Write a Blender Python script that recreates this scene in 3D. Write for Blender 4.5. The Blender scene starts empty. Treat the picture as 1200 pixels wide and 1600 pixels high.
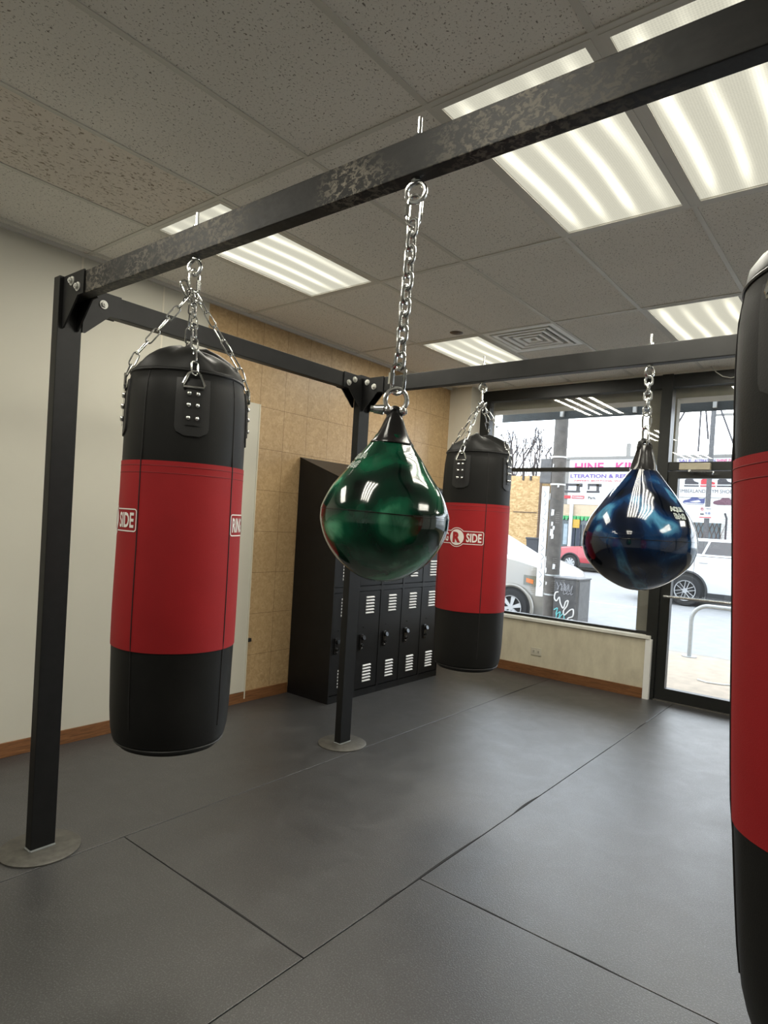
import bpy, bmesh, math, random
from math import sin, cos, pi, radians as R, atan2, hypot, sqrt
from mathutils import Vector as V, Matrix as M, noise

random.seed(7)
sc = bpy.context.scene
COL = sc.collection

# ---------------------------------------------------------------- materials
def srgb(r, g, b):
    f = lambda c: (c / 255 / 12.92) if c / 255 <= .04045 else ((c / 255 + .055) / 1.055) ** 2.4
    return (f(r), f(g), f(b), 1)

class NT:
    """small node helper"""
    def __init__(s, name):
        s.m = bpy.data.materials.new(name); s.m.use_nodes = True
        s.t = s.m.node_tree; s.t.nodes.clear()
        s.out = s.t.nodes.new('ShaderNodeOutputMaterial')
    def n(s, typ, **kw):
        x = s.t.nodes.new(typ)
        for k, v in kw.items():
            if k in x.inputs: x.inputs[k].default_value = v
            else: setattr(x, k, v)
        return x
    def l(s, a, b): s.t.links.new(a, b)
    def coord(s, scale=(1, 1, 1), loc=(0, 0, 0), rot=(0, 0, 0)):
        tc = s.n('ShaderNodeTexCoord'); mp = s.n('ShaderNodeMapping')
        s.l(tc.outputs['Object'], mp.inputs[0])
        mp.inputs['Scale'].default_value = scale; mp.inputs['Location'].default_value = loc; mp.inputs['Rotation'].default_value = rot
        return mp.outputs[0]
    def noise(s, co, scale, detail=4, rough=.55, dist=0):
        x = s.n('ShaderNodeTexNoise'); s.l(co, x.inputs['Vector'])
        x.inputs['Scale'].default_value = scale; x.inputs['Detail'].default_value = detail
        x.inputs['Roughness'].default_value = rough; x.inputs['Distortion'].default_value = dist
        return x.outputs[0]
    def ramp(s, fac, stops, interp='LINEAR'):
        x = s.n('ShaderNodeValToRGB'); s.l(fac, x.inputs[0]); cr = x.color_ramp; cr.interpolation = interp
        while len(cr.elements) < len(stops): cr.elements.new(.5)
        for e, (p, c) in zip(cr.elements, stops): e.position = p; e.color = c if len(c) == 4 else (*c, 1)
        return x.outputs[0]
    def mix(s, fac, a, b, typ='MIX'):
        x = s.n('ShaderNodeMix', data_type='RGBA', blend_type=typ)
        for i, v in ((0, fac), (6, a), (7, b)):
            if hasattr(v, 'is_linked') or hasattr(v, 'links'): s.l(v, x.inputs[i])
            else: x.inputs[i].default_value = v
        return x.outputs[2]
    def math(s, op, a, b=0.0, c=None):
        x = s.n('ShaderNodeMath', operation=op)
        for i, v in enumerate((a, b) if c is None else (a, b, c)):
            if hasattr(v, 'links'): s.l(v, x.inputs[i])
            else: x.inputs[i].default_value = v
        return x.outputs[0]
    def bump(s, h, strength=.3, dist=.002):
        x = s.n('ShaderNodeBump'); s.l(h, x.inputs['Height'])
        x.inputs['Strength'].default_value = strength; x.inputs['Distance'].default_value = dist
        return x.outputs[0]
    def pbsdf(s, col=None, rough=.5, metal=0, spec=.5, normal=None, coat=0, coat_r=.05):
        x = s.n('ShaderNodeBsdfPrincipled')
        for k, v in (('Base Color', col), ('Roughness', rough), ('Metallic', metal), ('Specular IOR Level', spec), ('Normal', normal), ('Coat Weight', coat), ('Coat Roughness', coat_r)):
            if v is None: continue
            if hasattr(v, 'links'): s.l(v, x.inputs[k])
            else: x.inputs[k].default_value = v
        s.l(x.outputs[0], s.out.inputs[0]); return x

MAT = {}
def plain(name, col, rough=.5, metal=0, spec=.5, var=.12, scale=12, bump=0, bscale=200, coat=0):
    """procedural: base colour with gentle noise variation"""
    t = NT(name); co = t.coord()
    n = t.noise(co, scale, 5)
    a = tuple(c * (1 - var) for c in col[:3]) + (1,); b = tuple(min(1, c * (1 + var)) for c in col[:3]) + (1,)
    c = t.ramp(n, [(.3, a), (.7, b)])
    nm = t.bump(t.noise(co, bscale, 3), bump, .001) if bump else None
    t.pbsdf(c, rough, metal, spec, nm, coat)
    MAT[name] = t.m; return t.m

plain('paint_white', srgb(186, 183, 170), .6, var=.02, scale=3, bump=.1, bscale=90, spec=.3)
plain('paint_column', srgb(205, 199, 183), .6, var=.03, scale=3, bump=.1, bscale=90, spec=.3)
plain('trim_white', srgb(226, 226, 222), .4, var=.03)
plain('grid_metal', srgb(205, 202, 193), .45, var=.03, scale=5)
plain('frame_black', srgb(22, 24, 22), .38, var=.2, scale=30)
plain('metal_black', srgb(17, 17, 17), .46, var=.3, scale=25, bump=.12, bscale=120, spec=.32)
plain('beam_dark', srgb(23, 23, 22), .48, var=.45, scale=7, bump=.1, bscale=120, spec=.32)
plain('locker_black', srgb(13, 13, 14), .45, var=.3, scale=14, bump=.08, bscale=60, spec=.34)
plain('void_black', (.004, .004, .004, 1), .8)
plain('zinc', srgb(205, 206, 204), .24, metal=1, var=.12, scale=60)
plain('bolt_zinc', srgb(198, 198, 192), .5, metal=.5, var=.1, scale=60)
plain('chrome', srgb(225, 225, 222), .14, metal=1, var=.05, scale=60)
plain('louver_bright', srgb(232, 233, 235), .45, var=.02)
plain('vent_white', srgb(244, 244, 240), .4, var=.03)
plain('vinyl_black', srgb(25, 25, 24), .5, var=.15, scale=9, bump=.3, bscale=420, spec=.2)
plain('strap_black', srgb(26, 26, 26), .5, var=.15, scale=20, bump=.3, bscale=300)
plain('red_canvas', srgb(150, 25, 29), .62, var=.07, scale=7, bump=.45, bscale=700, spec=.3)
plain('stitch_dark', srgb(18, 14, 14), .7)
plain('stitch_red', srgb(120, 16, 20), .7)
plain('print_white', srgb(232, 226, 220), .6, var=.02)
plain('print_red', srgb(160, 24, 28), .6, var=.03)
plain('print_outline', srgb(196, 206, 198), .5, var=.03)
plain('cap_black', srgb(22, 21, 21), .22, var=.2, scale=8, bump=.12, bscale=40, spec=.6)
plain('plate_steel', srgb(84, 82, 77), .5, metal=.35, var=.3, scale=28, bump=.15)
plain('outlet_ivory', srgb(196, 191, 174), .5, var=.03)
plain('closer_tan', srgb(165, 158, 138), .45, var=.05)
plain('sill_white', srgb(218, 217, 208), .4, var=.05, scale=6)
plain('cable_grey', srgb(190, 188, 180), .6)
plain('clip_black', srgb(16, 16, 16), .5)
plain('sprinkler_brown', srgb(96, 82, 70), .5)
# outdoors: all colours darkened evenly to offset the strong sky that lights the room
_plain = plain
def plain(name, col, *a, **k): return _plain(name, tuple(c * .56 for c in col[:3]) + (1,), *a, **k)
plain('asphalt', srgb(150, 152, 154), .85, var=.10, scale=5, bump=.3, bscale=80)
plain('sidewalk', srgb(178, 163, 144), .85, var=.14, scale=7, bump=.3, bscale=60)
plain('curb_stone', srgb(150, 146, 138), .85, var=.1)
plain('lane_paint', srgb(226, 226, 222), .7)
plain('tire', srgb(30, 31, 33), .8, var=.15)
plain('rim_silver', srgb(196, 198, 200), .35, metal=.3, var=.05)
plain('rim_dark', srgb(40, 42, 45), .4, metal=.4)
plain('car_silver', srgb(146, 142, 134), .3, metal=.2, var=.02, scale=2, coat=.6)
plain('car_white', srgb(222, 223, 224), .3, var=.02, scale=2, coat=.6)
plain('car_red', srgb(176, 36, 52), .3, var=.03, scale=2, coat=.6)
plain('car_glass', srgb(44, 42, 42), .08, var=.2, scale=3, spec=.7)
plain('car_trim', srgb(36, 37, 39), .55)
plain('lamp_clear', srgb(104, 104, 90), .1, var=.06)
plain('lamp_amber', srgb(205, 112, 40), .25, var=.06)
plain('galvanized', srgb(180, 184, 184), .4, metal=.3, var=.08, scale=25)
plain('pole_wood', srgb(92, 88, 84), .85, var=.3, scale=9, bump=.5, bscale=30)
plain('band_white', srgb(226, 226, 222), .5)
plain('sign_white', srgb(228, 229, 230), .6, var=.03, scale=3)
plain('box_grey', srgb(66, 66, 68), .6, var=.25, scale=12)
plain('box_side', srgb(88, 88, 90), .6, var=.3, scale=14)
plain('graffiti_white', srgb(225, 226, 226), .6)
plain('graffiti_cyan', srgb(110, 200, 205), .6)
plain('graffiti_grey', srgb(150, 152, 158), .6)
plain('store_grey', srgb(140, 138, 134), .8, var=.08)
plain('lintel_beige', srgb(206, 186, 158), .8, var=.08)
plain('store_glass', srgb(70, 84, 88), .1, var=.4, scale=2)
plain('ink_pink', srgb(214, 60, 130), .6)
plain('ink_purple', srgb(96, 66, 160), .6)
plain('ink_red', srgb(196, 52, 62), .6)
plain('ink_dark', srgb(56, 54, 60), .6)
plain('ink_blue', srgb(64, 74, 130), .6)
plain('ink_maroon', srgb(110, 72, 88), .6)
plain('awning_green', srgb(70, 170, 104), .7)
plain('awning_dark', srgb(58, 64, 65), .75, var=.15, scale=8)
plain('shutter_beige', srgb(168, 160, 140), .6, var=.06)
plain('bin_dark', srgb(62, 64, 70), .6)
plain('bark', srgb(74, 70, 74), .9, var=.15)
plain('brown_pipe', srgb(96, 74, 56), .7)
plain('cloth_light', srgb(170, 186, 196), .8, var=.2, scale=5)
plain('cloth_yellow', srgb(206, 166, 70), .8)
plain('cloth_dark', srgb(60, 66, 80), .8)
plain('concrete_light', srgb(190, 190, 186), .9, var=.08)

plain = _plain
def m_wood():
    t = NT('wood_brown'); co = t.coord((3, 3, 40)); n = t.noise(co, 2.2, 6, .6, 1.2)
    c = t.ramp(n, [(.25, srgb(80, 52, 30)), (.5, srgb(114, 76, 46)), (.75, srgb(134, 94, 60))])
    t.pbsdf(c, .5, spec=.3); MAT['wood_brown'] = t.m
m_wood()

def m_dirty_wall():
    t = NT('knee_paint'); co = t.coord()
    n = t.noise(co, 2.6, 5, .6); n2 = t.noise(t.coord((3, 3, 1.2)), 3.0, 5, .65)
    base = t.ramp(n2, [(.4, srgb(206, 199, 176)), (.75, srgb(186, 178, 156))])
    c = t.mix(t.ramp(n, [(.58, (0, 0, 0)), (.78, (.5, .5, .5))]), base, srgb(150, 141, 124))
    t.pbsdf(c, .6, spec=.3, normal=t.bump(t.noise(co, 60, 3), .1, .001)); MAT['knee_paint'] = t.m
m_dirty_wall()

def m_ceiling(name, base, dark, coarse):
    t = NT(name); co = t.coord()
    st = t.coord((1, .55, 1) if coarse else (1, .75, 1))
    n = t.noise(st, 78 if coarse else 135, 3, .6, .8 if coarse else .4)
    n2 = t.noise(co, 1.3, 3)
    b = t.ramp(n2, [(.3, base), (.7, tuple(c * .93 for c in base[:3]) + (1,))])
    f = t.ramp(n, [(.37, (1, 1, 1)), (.43, (0, 0, 0))] if coarse else [(.34, (1, 1, 1)), (.40, (0, 0, 0))])
    c = t.mix(f, b, dark)
    nm = t.bump(n, .35, .003)
    t.pbsdf(c, .9, spec=.15, normal=nm); MAT[name] = t.m
m_ceiling('ceiling_tile', srgb(233, 229, 221), srgb(128, 122, 112), False)
m_ceiling('ceiling_tile_coarse', srgb(230, 222, 211), srgb(156, 144, 128), True)

def m_tilewall():
    t = NT('wall_tile_tan'); tc = t.n('ShaderNodeTexCoord'); sx = t.n('ShaderNodeSeparateXYZ'); t.l(tc.outputs['Object'], sx.inputs[0])
    cb = t.n('ShaderNodeCombineXYZ')
    t.l(t.math('SUBTRACT', sx.outputs[1], 3.479 - .253 * 4), cb.inputs[0]); t.l(t.math('SUBTRACT', sx.outputs[2], .04), cb.inputs[1])
    br = t.n('ShaderNodeTexBrick', offset=0.0, squash=1.0)
    t.l(cb.outputs[0], br.inputs['Vector'])
    for k, v in (('Scale', 1.0), ('Brick Width', .253), ('Row Height', .325), ('Mortar Size', .0016), ('Mortar Smooth', .2), ('Bias', 0.0)): br.inputs[k].default_value = v
    br.inputs['Color1'].default_value = (.35, .35, .35, 1); br.inputs['Color2'].default_value = (.65, .65, .65, 1)
    co = t.coord()
    n = t.noise(co, 26, 6, .65, 1.4); n2 = t.noise(co, 1.4, 3)
    c = t.ramp(n, [(.28, srgb(150, 124, 88)), (.5, srgb(172, 145, 106)), (.72, srgb(192, 166, 127))])
    c = t.mix(t.ramp(n2, [(.3, (0, 0, 0)), (.75, (.35, .35, .35))]), c, srgb(150, 122, 86))
    tv = t.mix(.08, c, br.outputs['Color'], 'OVERLAY')
    c2 = t.mix(br.outputs['Fac'], tv, srgb(104, 78, 48))
    t.pbsdf(c2, .38, spec=.4, normal=t.bump(t.math('SUBTRACT', 1.0, br.outputs['Fac']), .4, .002)); MAT['wall_tile_tan'] = t.m
m_tilewall()

def m_floor():
    t = NT('rubber_floor'); co = t.coord()
    n = t.noise(co, 1.1, 5, .6); n2 = t.noise(co, 170, 2, .7); n3 = t.noise(t.coord((1, 1, 1), (4, 2, 0)), 5.5, 6, .7, .6)
    c = t.ramp(n, [(.3, (.020, .020, .0208)), (.7, (.033, .033, .034))])
    c = t.mix(t.ramp(n3, [(.56, (0, 0, 0)), (.8, (.45, .45, .45))]), c, (.062, .062, .061, 1))
    c = t.mix(t.ramp(n2, [(.52, (0, 0, 0)), (.66, (.6, .6, .6))]), c, (.12, .12, .122, 1))
    ro = t.ramp(n3, [(.3, (.34, .34, .34)), (.75, (.46, .46, .46))])
    nm = t.bump(n2, .6, .002)
    t.pbsdf(c, ro, spec=1.0, normal=nm); MAT['rubber_floor'] = t.m
m_floor()

def m_beam():
    """black steel with scuffed paint and bare mottled patches"""
    t = NT('beam_steel'); co = t.coord()
    n = t.noise(t.coord((1, 1, 1.4)), 52, 8, .70, .6); n2 = t.noise(co, 2.6, 3, .5); n3 = t.noise(t.coord((1, 1, 3)), 9, 5)
    f = t.math('MULTIPLY', t.ramp(n, [(.48, (0, 0, 0)), (.56, (1, 1, 1))]), t.ramp(n2, [(.40, (0, 0, 0)), (.60, (1, 1, 1))]))
    base = t.ramp(n3, [(.3, srgb(13, 13, 12)), (.7, srgb(30, 29, 27))])
    c = t.mix(f, base, srgb(112, 106, 95))
    t.pbsdf(c, t.ramp(n, [(.3, (.44,) * 3), (.7, (.6,) * 3)]), metal=.0, spec=.36, normal=t.bump(n, .12, .001)); MAT['beam_steel'] = t.m
m_beam()

def m_waterbag(name, stops, scale, rot, dist):
    t = NT(name); co = t.coord((1, 1, .8), (0, 0, 0), rot)
    n = t.noise(co, scale, 2, .45, dist); n2 = t.noise(co, scale * 3, 4, .6, 1.0)
    f = t.math('ADD', t.math('MULTIPLY', n, .86), t.math('MULTIPLY', n2, .14))
    t.pbsdf(t.ramp(f, stops), .10, spec=.6, coat=.15, coat_r=.04, normal=t.bump(t.noise(co, 9, 3), .06, .01)); MAT[name] = t.m
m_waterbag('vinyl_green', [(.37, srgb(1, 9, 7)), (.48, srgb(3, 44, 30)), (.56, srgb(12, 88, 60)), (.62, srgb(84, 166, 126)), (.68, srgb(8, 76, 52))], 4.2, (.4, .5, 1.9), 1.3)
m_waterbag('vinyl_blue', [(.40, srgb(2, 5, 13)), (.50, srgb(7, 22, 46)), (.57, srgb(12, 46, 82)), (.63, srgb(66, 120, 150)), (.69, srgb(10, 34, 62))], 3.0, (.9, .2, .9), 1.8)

def m_lens():
    """prismatic lens of a fluorescent troffer: four lamps glow through it"""
    t = NT('troffer_lens'); tc = t.n('ShaderNodeTexCoord'); sx = t.n('ShaderNodeSeparateXYZ'); t.l(tc.outputs['Object'], sx.inputs[0])
    w = t.math('MULTIPLY', t.noise(t.coord((.6, 1.2, 1)), 1.3, 1), .05)
    x = t.math('ADD', sx.outputs[0], t.math('SUBTRACT', w, .025))
    # tubes at -0.2, -.07, .07, .2 : cosine with period .135
    ph = t.math('MULTIPLY', t.math('ADD', x, .0675), 2 * pi / .135)
    cs = t.math('COSINE', ph)
    g = t.math('POWER', t.math('MULTIPLY', t.math('ADD', cs, 1.0), .5), 3.0)
    # lamps fade towards their two ends
    yy = t.math('ABSOLUTE', sx.outputs[1])
    e = t.n('ShaderNodeMapRange', interpolation_type='SMOOTHSTEP'); t.l(yy, e.inputs[0])
    for i, v in ((1, .36), (2, .585), (3, 1.0), (4, .25)): e.inputs[i].default_value = v
    dots = t.n('ShaderNodeTexVoronoi', feature='F1'); t.l(t.coord(), dots.inputs['Vector']); dots.inputs['Scale'].default_value = 110; dots.inputs['Randomness'].default_value = .15
    d = t.math('MULTIPLY_ADD', dots.outputs[0], .35, .83)
    val = t.math('MULTIPLY', t.math('MULTIPLY_ADD', t.math('MULTIPLY', t.math('MULTIPLY', g, t.ramp(t.noise(t.coord((3, .25, 1), (.3, .2, 0)), 2.2, 1), [(.35, (.25,) * 3), (.6, (1.2,) * 3)])), e.outputs[0]), LENS_PEAK, LENS_BASE), d)
    em = t.n('ShaderNodeEmission'); em.inputs[0].default_value = (1.0, .965, .78, 1); t.l(val, em.inputs[1])
    t.l(em.outputs[0], t.out.inputs[0]); MAT['troffer_lens'] = t.m
LENS_BASE, LENS_PEAK = .66, .95
m_lens()

def m_glass():
    t = NT('window_glass'); tr = t.n('ShaderNodeBsdfTransparent'); gl = t.n('ShaderNodeBsdfGlossy'); gl.inputs['Roughness'].default_value = .0
    n = t.noise(t.coord(), 1.2, 3)
    c = t.ramp(n, [(.3, (.95, .96, .955)), (.7, (.98, .985, .98))]); t.l(c, tr.inputs[0])
    fr = t.n('ShaderNodeFresnel'); fr.inputs[0].default_value = 1.5
    mx = t.n('ShaderNodeMixShader'); t.l(fr.outputs[0], mx.inputs[0]); t.l(tr.outputs[0], mx.inputs[1]); t.l(gl.outputs[0], mx.inputs[2])
    t.l(mx.outputs[0], t.out.inputs[0]); MAT['window_glass'] = t.m
m_glass()

def m_osb():
    t = NT('board_tan'); co = t.coord(); v = t.n('ShaderNodeTexVoronoi'); t.l(t.coord((1, 1, 1.7)), v.inputs['Vector']); v.inputs['Scale'].default_value = 7
    sx = t.n('ShaderNodeSeparateColor'); t.l(v.outputs['Color'], sx.inputs[0])
    c = t.ramp(sx.outputs[0], [(.1, srgb(144, 118, 82)), (.5, srgb(156, 130, 93)), (.9, srgb(168, 144, 106))])
    t.pbsdf(c, .8, spec=.2); MAT['board_tan'] = t.m
m_osb()

def m_brick():
    t = NT('brick_white'); tc = t.n('ShaderNodeTexCoord'); sx = t.n('ShaderNodeSeparateXYZ'); t.l(tc.outputs['Object'], sx.inputs[0])
    cb = t.n('ShaderNodeCombineXYZ'); t.l(sx.outputs[0], cb.inputs[0]); t.l(sx.outputs[2], cb.inputs[1])
    br = t.n('ShaderNodeTexBrick'); t.l(cb.outputs[0], br.inputs['Vector'])
    for k, v in (('Scale', 1.0), ('Brick Width', .3), ('Row Height', .12), ('Mortar Size', .008)): br.inputs[k].default_value = v
    br.inputs['Color1'].default_value = srgb(190, 190, 187); br.inputs['Color2'].default_value = srgb(180, 180, 177); br.inputs['Mortar'].default_value = srgb(150, 149, 144)
    t.pbsdf(br.outputs['Color'], .8, spec=.2); MAT['brick_white'] = t.m
m_brick()

# ---------------------------------------------------------------- mesh helpers
class MB:
    def __init__(s): s.b = bmesh.new(); s.boxy = False
    def box(s, x0, x1, y0, y1, z0, z1, bev=0, mi=0):
        vs = [s.b.verts.new(p) for p in ((x0, y0, z0), (x1, y0, z0), (x1, y1, z0), (x0, y1, z0), (x0, y0, z1), (x1, y0, z1), (x1, y1, z1), (x0, y1, z1))]
        fs = [s.b.faces.new([vs[i] for i in q]) for q in ((0, 3, 2, 1), (4, 5, 6, 7), (0, 1, 5, 4), (1, 2, 6, 5), (2, 3, 7, 6), (3, 0, 4, 7))]
        for f in fs: f.material_index = mi
        if bev:
            s.boxy = True
            es = list({e for f in fs for e in f.edges})
            r = bmesh.ops.bevel(s.b, geom=es, offset=bev, segments=2, affect='EDGES', profile=.5)
        return s
    def tube(s, pts, r, seg=10, closed=False, cap=True):
        pts = [V(p) for p in pts]; n = len(pts); rings = []
        rr = r if hasattr(r, '__len__') else [r] * n
        prev = None
        for i, p in enumerate(pts):
            if closed: d = pts[(i + 1) % n] - pts[i - 1]
            else: d = pts[min(i + 1, n - 1)] - pts[max(i - 1, 0)]
            d.normalize()
            if prev is None:
                u = d.orthogonal().normalized()
            else:
                u = (prev - d * prev.dot(d)).normalized()
            prev = u; w = d.cross(u)
            rings.append([s.b.verts.new(p + (u * cos(a) + w * sin(a)) * rr[i]) for a in (2 * pi * k / seg for k in range(seg))])
        for i in range(n if closed else n - 1):
            A, B = rings[i], rings[(i + 1) % n]
            off = 0
            if closed and i == n - 1:
                off = min(range(seg), key=lambda k: (A[0].co - B[k].co).length)
            for k in range(seg):
                s.b.faces.new((A[k], A[(k + 1) % seg], B[(k + 1 + off) % seg], B[(k + off) % seg]))
        if not closed and cap:
            s.b.faces.new(rings[0][::-1]); s.b.faces.new(rings[-1])
        return s
    def cyl(s, p0, p1, r, seg=20): return s.tube([p0, p1], r, seg)
    def lathe(s, prof, c=(0, 0, 0), seg=40, fn=None):
        """prof: (r, z) from top to bottom"""
        rings = []
        for r, z in prof:
            if r < 1e-6: rings.append([s.b.verts.new((c[0], c[1], c[2] + z))])
            else:
                ring = []
                for k in range(seg):
                    a = 2 * pi * k / seg; rr, zz = (r, z) if fn is None else fn(r, z, a)
                    ring.append(s.b.verts.new((c[0] + rr * cos(a), c[1] + rr * sin(a), c[2] + zz)))
                rings.append(ring)
        for A, B in zip(rings, rings[1:]):
            for k in range(seg):
                k2 = (k + 1) % seg
                if len(A) == 1 and len(B) == 1: continue
                if len(A) == 1: s.b.faces.new((A[0], B[k], B[k2]))
                elif len(B) == 1: s.b.faces.new((A[k2], A[k], B[0]))
                else: s.b.faces.new((A[k2], A[k], B[k], B[k2]))
        return s
    def prism(s, poly, o, ux, uy, d):
        """polygon (u,v) list placed at o with axes ux, uy and pushed along d"""
        o, ux, uy, d = V(o), V(ux), V(uy), V(d)
        A = [s.b.verts.new(o + ux * u + uy * v) for u, v in poly]; B = [s.b.verts.new(a.co + d) for a in A]
        s.b.faces.new(A); s.b.faces.new(B[::-1]); n = len(A)
        for i in range(n): s.b.faces.new((A[(i + 1) % n], A[i], B[i], B[(i + 1) % n]))
        return s
    def ball(s, c, r, seg=14, sc3=(1, 1, 1)):
        m = M.Translation(c) @ M.Diagonal((*sc3, 1)); bmesh.ops.create_uvsphere(s.b, u_segments=seg, v_segments=seg // 2, radius=r, matrix=m); return s
    def link(s, c, ax, up, L, w, r, seg=8):
        """racetrack chain link centred c, long axis ax, wide axis up"""
        c, ax, up = V(c), V(ax).normalized(), V(up).normalized(); h = L / 2 - w / 2; pts = []
        for k in range(7): a = -pi / 2 + pi * k / 6; pts.append(c + ax * (h + cos(a) * w / 2) + up * (sin(a) * w / 2))
        for k in range(7): a = pi / 2 + pi * k / 6; pts.append(c + ax * (-h + cos(a) * w / 2) + up * (sin(a) * w / 2))
        return s.tube(pts, r, seg, closed=True)
    def chain(s, a, b, L, w, r, n=None, hint=(1, 0, 0)):
        a, b = V(a), V(b); d = (b - a); D = d.length; d.normalize(); pitch = L - 2 * r * 1.15
        n = n or max(1, round(D / pitch)); st = D / n
        u = V(hint); u = (u - d * u.dot(d)).normalized(); w2 = d.cross(u)
        for i in range(n):
            ang = R(20) if i % 2 == 0 else R(110)
            s.link(a + d * (st * (i + .5)), d, u * cos(ang) + w2 * sin(ang), st + 2 * r * 1.15, w, r)
        return s
    def xf(s, m):
        bmesh.ops.transform(s.b, matrix=m, verts=s.b.verts); return s
    def build(s, name, mat, parent=None, smooth=True, org=None, angle=35):
        bmesh.ops.recalc_face_normals(s.b, faces=s.b.faces)
        me = bpy.data.meshes.new(name); loc = V((0, 0, 0))
        if parent is not None: loc = world(parent)
        if org is not None:
            bmesh.ops.translate(s.b, vec=-V(org), verts=s.b.verts)
        elif parent is not None: bmesh.ops.translate(s.b, vec=-loc, verts=s.b.verts)
        s.b.to_mesh(me); s.b.free()
        for m in (mat if isinstance(mat, (list, tuple)) else [mat]): me.materials.append(MAT[m])
        if smooth:
            me.shade_smooth(); me.set_sharp_from_angle(angle=R(angle))
        o = bpy.data.objects.new(name, me); COL.objects.link(o)
        if org is not None: o.location = V(org) - loc
        if parent is not None: o.parent = parent
        if smooth and s.boxy: w = o.modifiers.new('weighted_normal', 'WEIGHTED_NORMAL'); w.keep_sharp = True; w.weight = 100
        return o

def world(o):
    p = V(o.location)
    while o.parent: o = o.parent; p = p + V(o.location)
    return p
def tag(o, label, cat, group=None, kind=None):
    o['label'] = label; o['category'] = cat
    if group: o['group'] = group
    if kind: o['kind'] = kind
    return o
def thing(name, label, cat, loc=(0, 0, 0), group=None):
    o = bpy.data.objects.new(name, None); o.empty_display_size = .1; COL.objects.link(o); o.location = loc
    return tag(o, label, cat, group)
def struct(o, label=None, cat=None):
    o['kind'] = 'structure'
    if label: o['label'] = label
    if cat: o['category'] = cat
    return o
def struct_empty(name, loc, label, cat):
    o = bpy.data.objects.new(name, None); COL.objects.link(o); o.location = loc; return struct(o, label, cat)
def copy_tree(o, parent=None):
    c = o.copy(); COL.objects.link(c)
    if parent is not None: c.parent = parent
    for ch in [x for x in list(o.children)]: copy_tree(ch, c)
    return c

def text_bm(body, size=1.0, bold=0.0, sx=1.0, extrude=0.0, align='CENTER', outline=0):
    cu = bpy.data.curves.new('txt', 'FONT'); cu.body = body; cu.size = size; cu.align_x = align; cu.align_y = 'CENTER'
    cu.offset = bold; cu.extrude = extrude; cu.resolution_u = 3
    o = bpy.data.objects.new('txt', cu); COL.objects.link(o)
    dg = bpy.context.evaluated_depsgraph_get(); dg.update()
    me = bpy.data.meshes.new_from_object(o.evaluated_get(dg))
    b = bmesh.new(); b.from_mesh(me)
    bpy.data.objects.remove(o); bpy.data.curves.remove(cu); bpy.data.meshes.remove(me)
    bmesh.ops.transform(b, matrix=M.Diagonal((sx, 1, 1, 1)), verts=b.verts)
    return b
def text_fit(body, w, h, bold=0.0, align='CENTER', extrude=0.0):
    """text scaled to width w and cap height h, centred on the origin"""
    b = text_bm(body, 1.0, bold, extrude=0)
    xs = [v.co.x for v in b.verts]; ys = [v.co.y for v in b.verts]
    sx = w / (max(xs) - min(xs)); sy = h / (max(ys) - min(ys)); cx = (max(xs) + min(xs)) / 2; cy = (max(ys) + min(ys)) / 2
    bmesh.ops.transform(b, matrix=M.Diagonal((sx, sy, 1, 1)) @ M.Translation((-cx, -cy, 0)), verts=b.verts)
    return b
def put(bm, mbt, m=None, fn=None):
    """append bmesh bm to MB mbt"""
    if m is not None: bmesh.ops.transform(bm, matrix=m, verts=bm.verts)
    vm = {}
    for v in bm.verts: vm[v] = mbt.b.verts.new(fn(v.co) if fn else v.co)
    for f in bm.faces:
        try: mbt.b.faces.new([vm[v] for v in f.verts])
        except ValueError: pass
    bm.free(); return mbt

# ---------------------------------------------------------------- room numbers (metres, camera above the origin)
XW = -3.928; CEIL = 2.979; YW = 6.12; XR = 3.3; YB = -3.6
GX, GY, TX, TY = -3.845, 1.8355, .61, 1.22
def gx(i): return GX + TX * i
def gy(j): return GY + TY * j
T = .012

# ---- floor: rubber mats with open seams
mb = MB(); g = .0022
mb.box(XW - .1, XR + .1, YB - .1, YW + .08, -.06, -.012, mi=1)
def mat(x0, x1, y0, y1): mb.box(x0 + g, x1 - g, y0 + g, y1 - g, -.012, 0, bev=.002)
sA, s1, s2 = -2.63, -1.475, -.255
mat(XW, sA, YB, YW + .05)
mat(sA, s1, YB, 1.527); mat(sA, s1, 1.527, YW + .05)
mat(s1, s2, YB, 2.19); mat(s1, s2, 2.19, YW + .05)
mat(s2, .965, YB, .8); mat(s2, .965, .8, YW + .05); mat(.965, 2.185, YB, YW + .05); mat(2.185, XR, YB, YW + .05)
struct(mb.build('floor', ['rubber_floor', 'void_black'], smooth=False))
# flat black slivers on the seams, drawn as dark gaps of lifted edges
mb = MB()
for (x, y0, y1, w) in ((s1, 2.05, 2.75, .010), (s1, 3.0, 3.35, .012), (s1, 1.9, 2.1, .006), (s1, 5.0, 5.3, .007), (sA, 5.0, 5.75, .010)):
    pts = [(x - w * sin(pi * k / 10), y0 + (y1 - y0) * k / 10) for k in range(11)] + [(x + .002, y1), (x + .002, y0)]
    mb.prism(pts, (0, 0, .0003), (1, 0, 0), (0, 1, 0), (0, 0, .0006))
for (y, x0, x1, w) in ((1.527, -2.26, -1.50, .006), (2.19, -1.33, -.98, .005), (2.19, -.9, -.62, .005)):
    pts = [(x0 + (x1 - x0) * k / 10, y + w * sin(pi * k / 10)) for k in range(11)] + [(x1, y - .002), (x0, y - .002)]
    mb.prism(pts, (0, 0, .0003), (1, 0, 0), (0, 1, 0), (0, 0, .0006))
struct(mb.build('trim_1', 'void_black', smooth=False))

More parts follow.
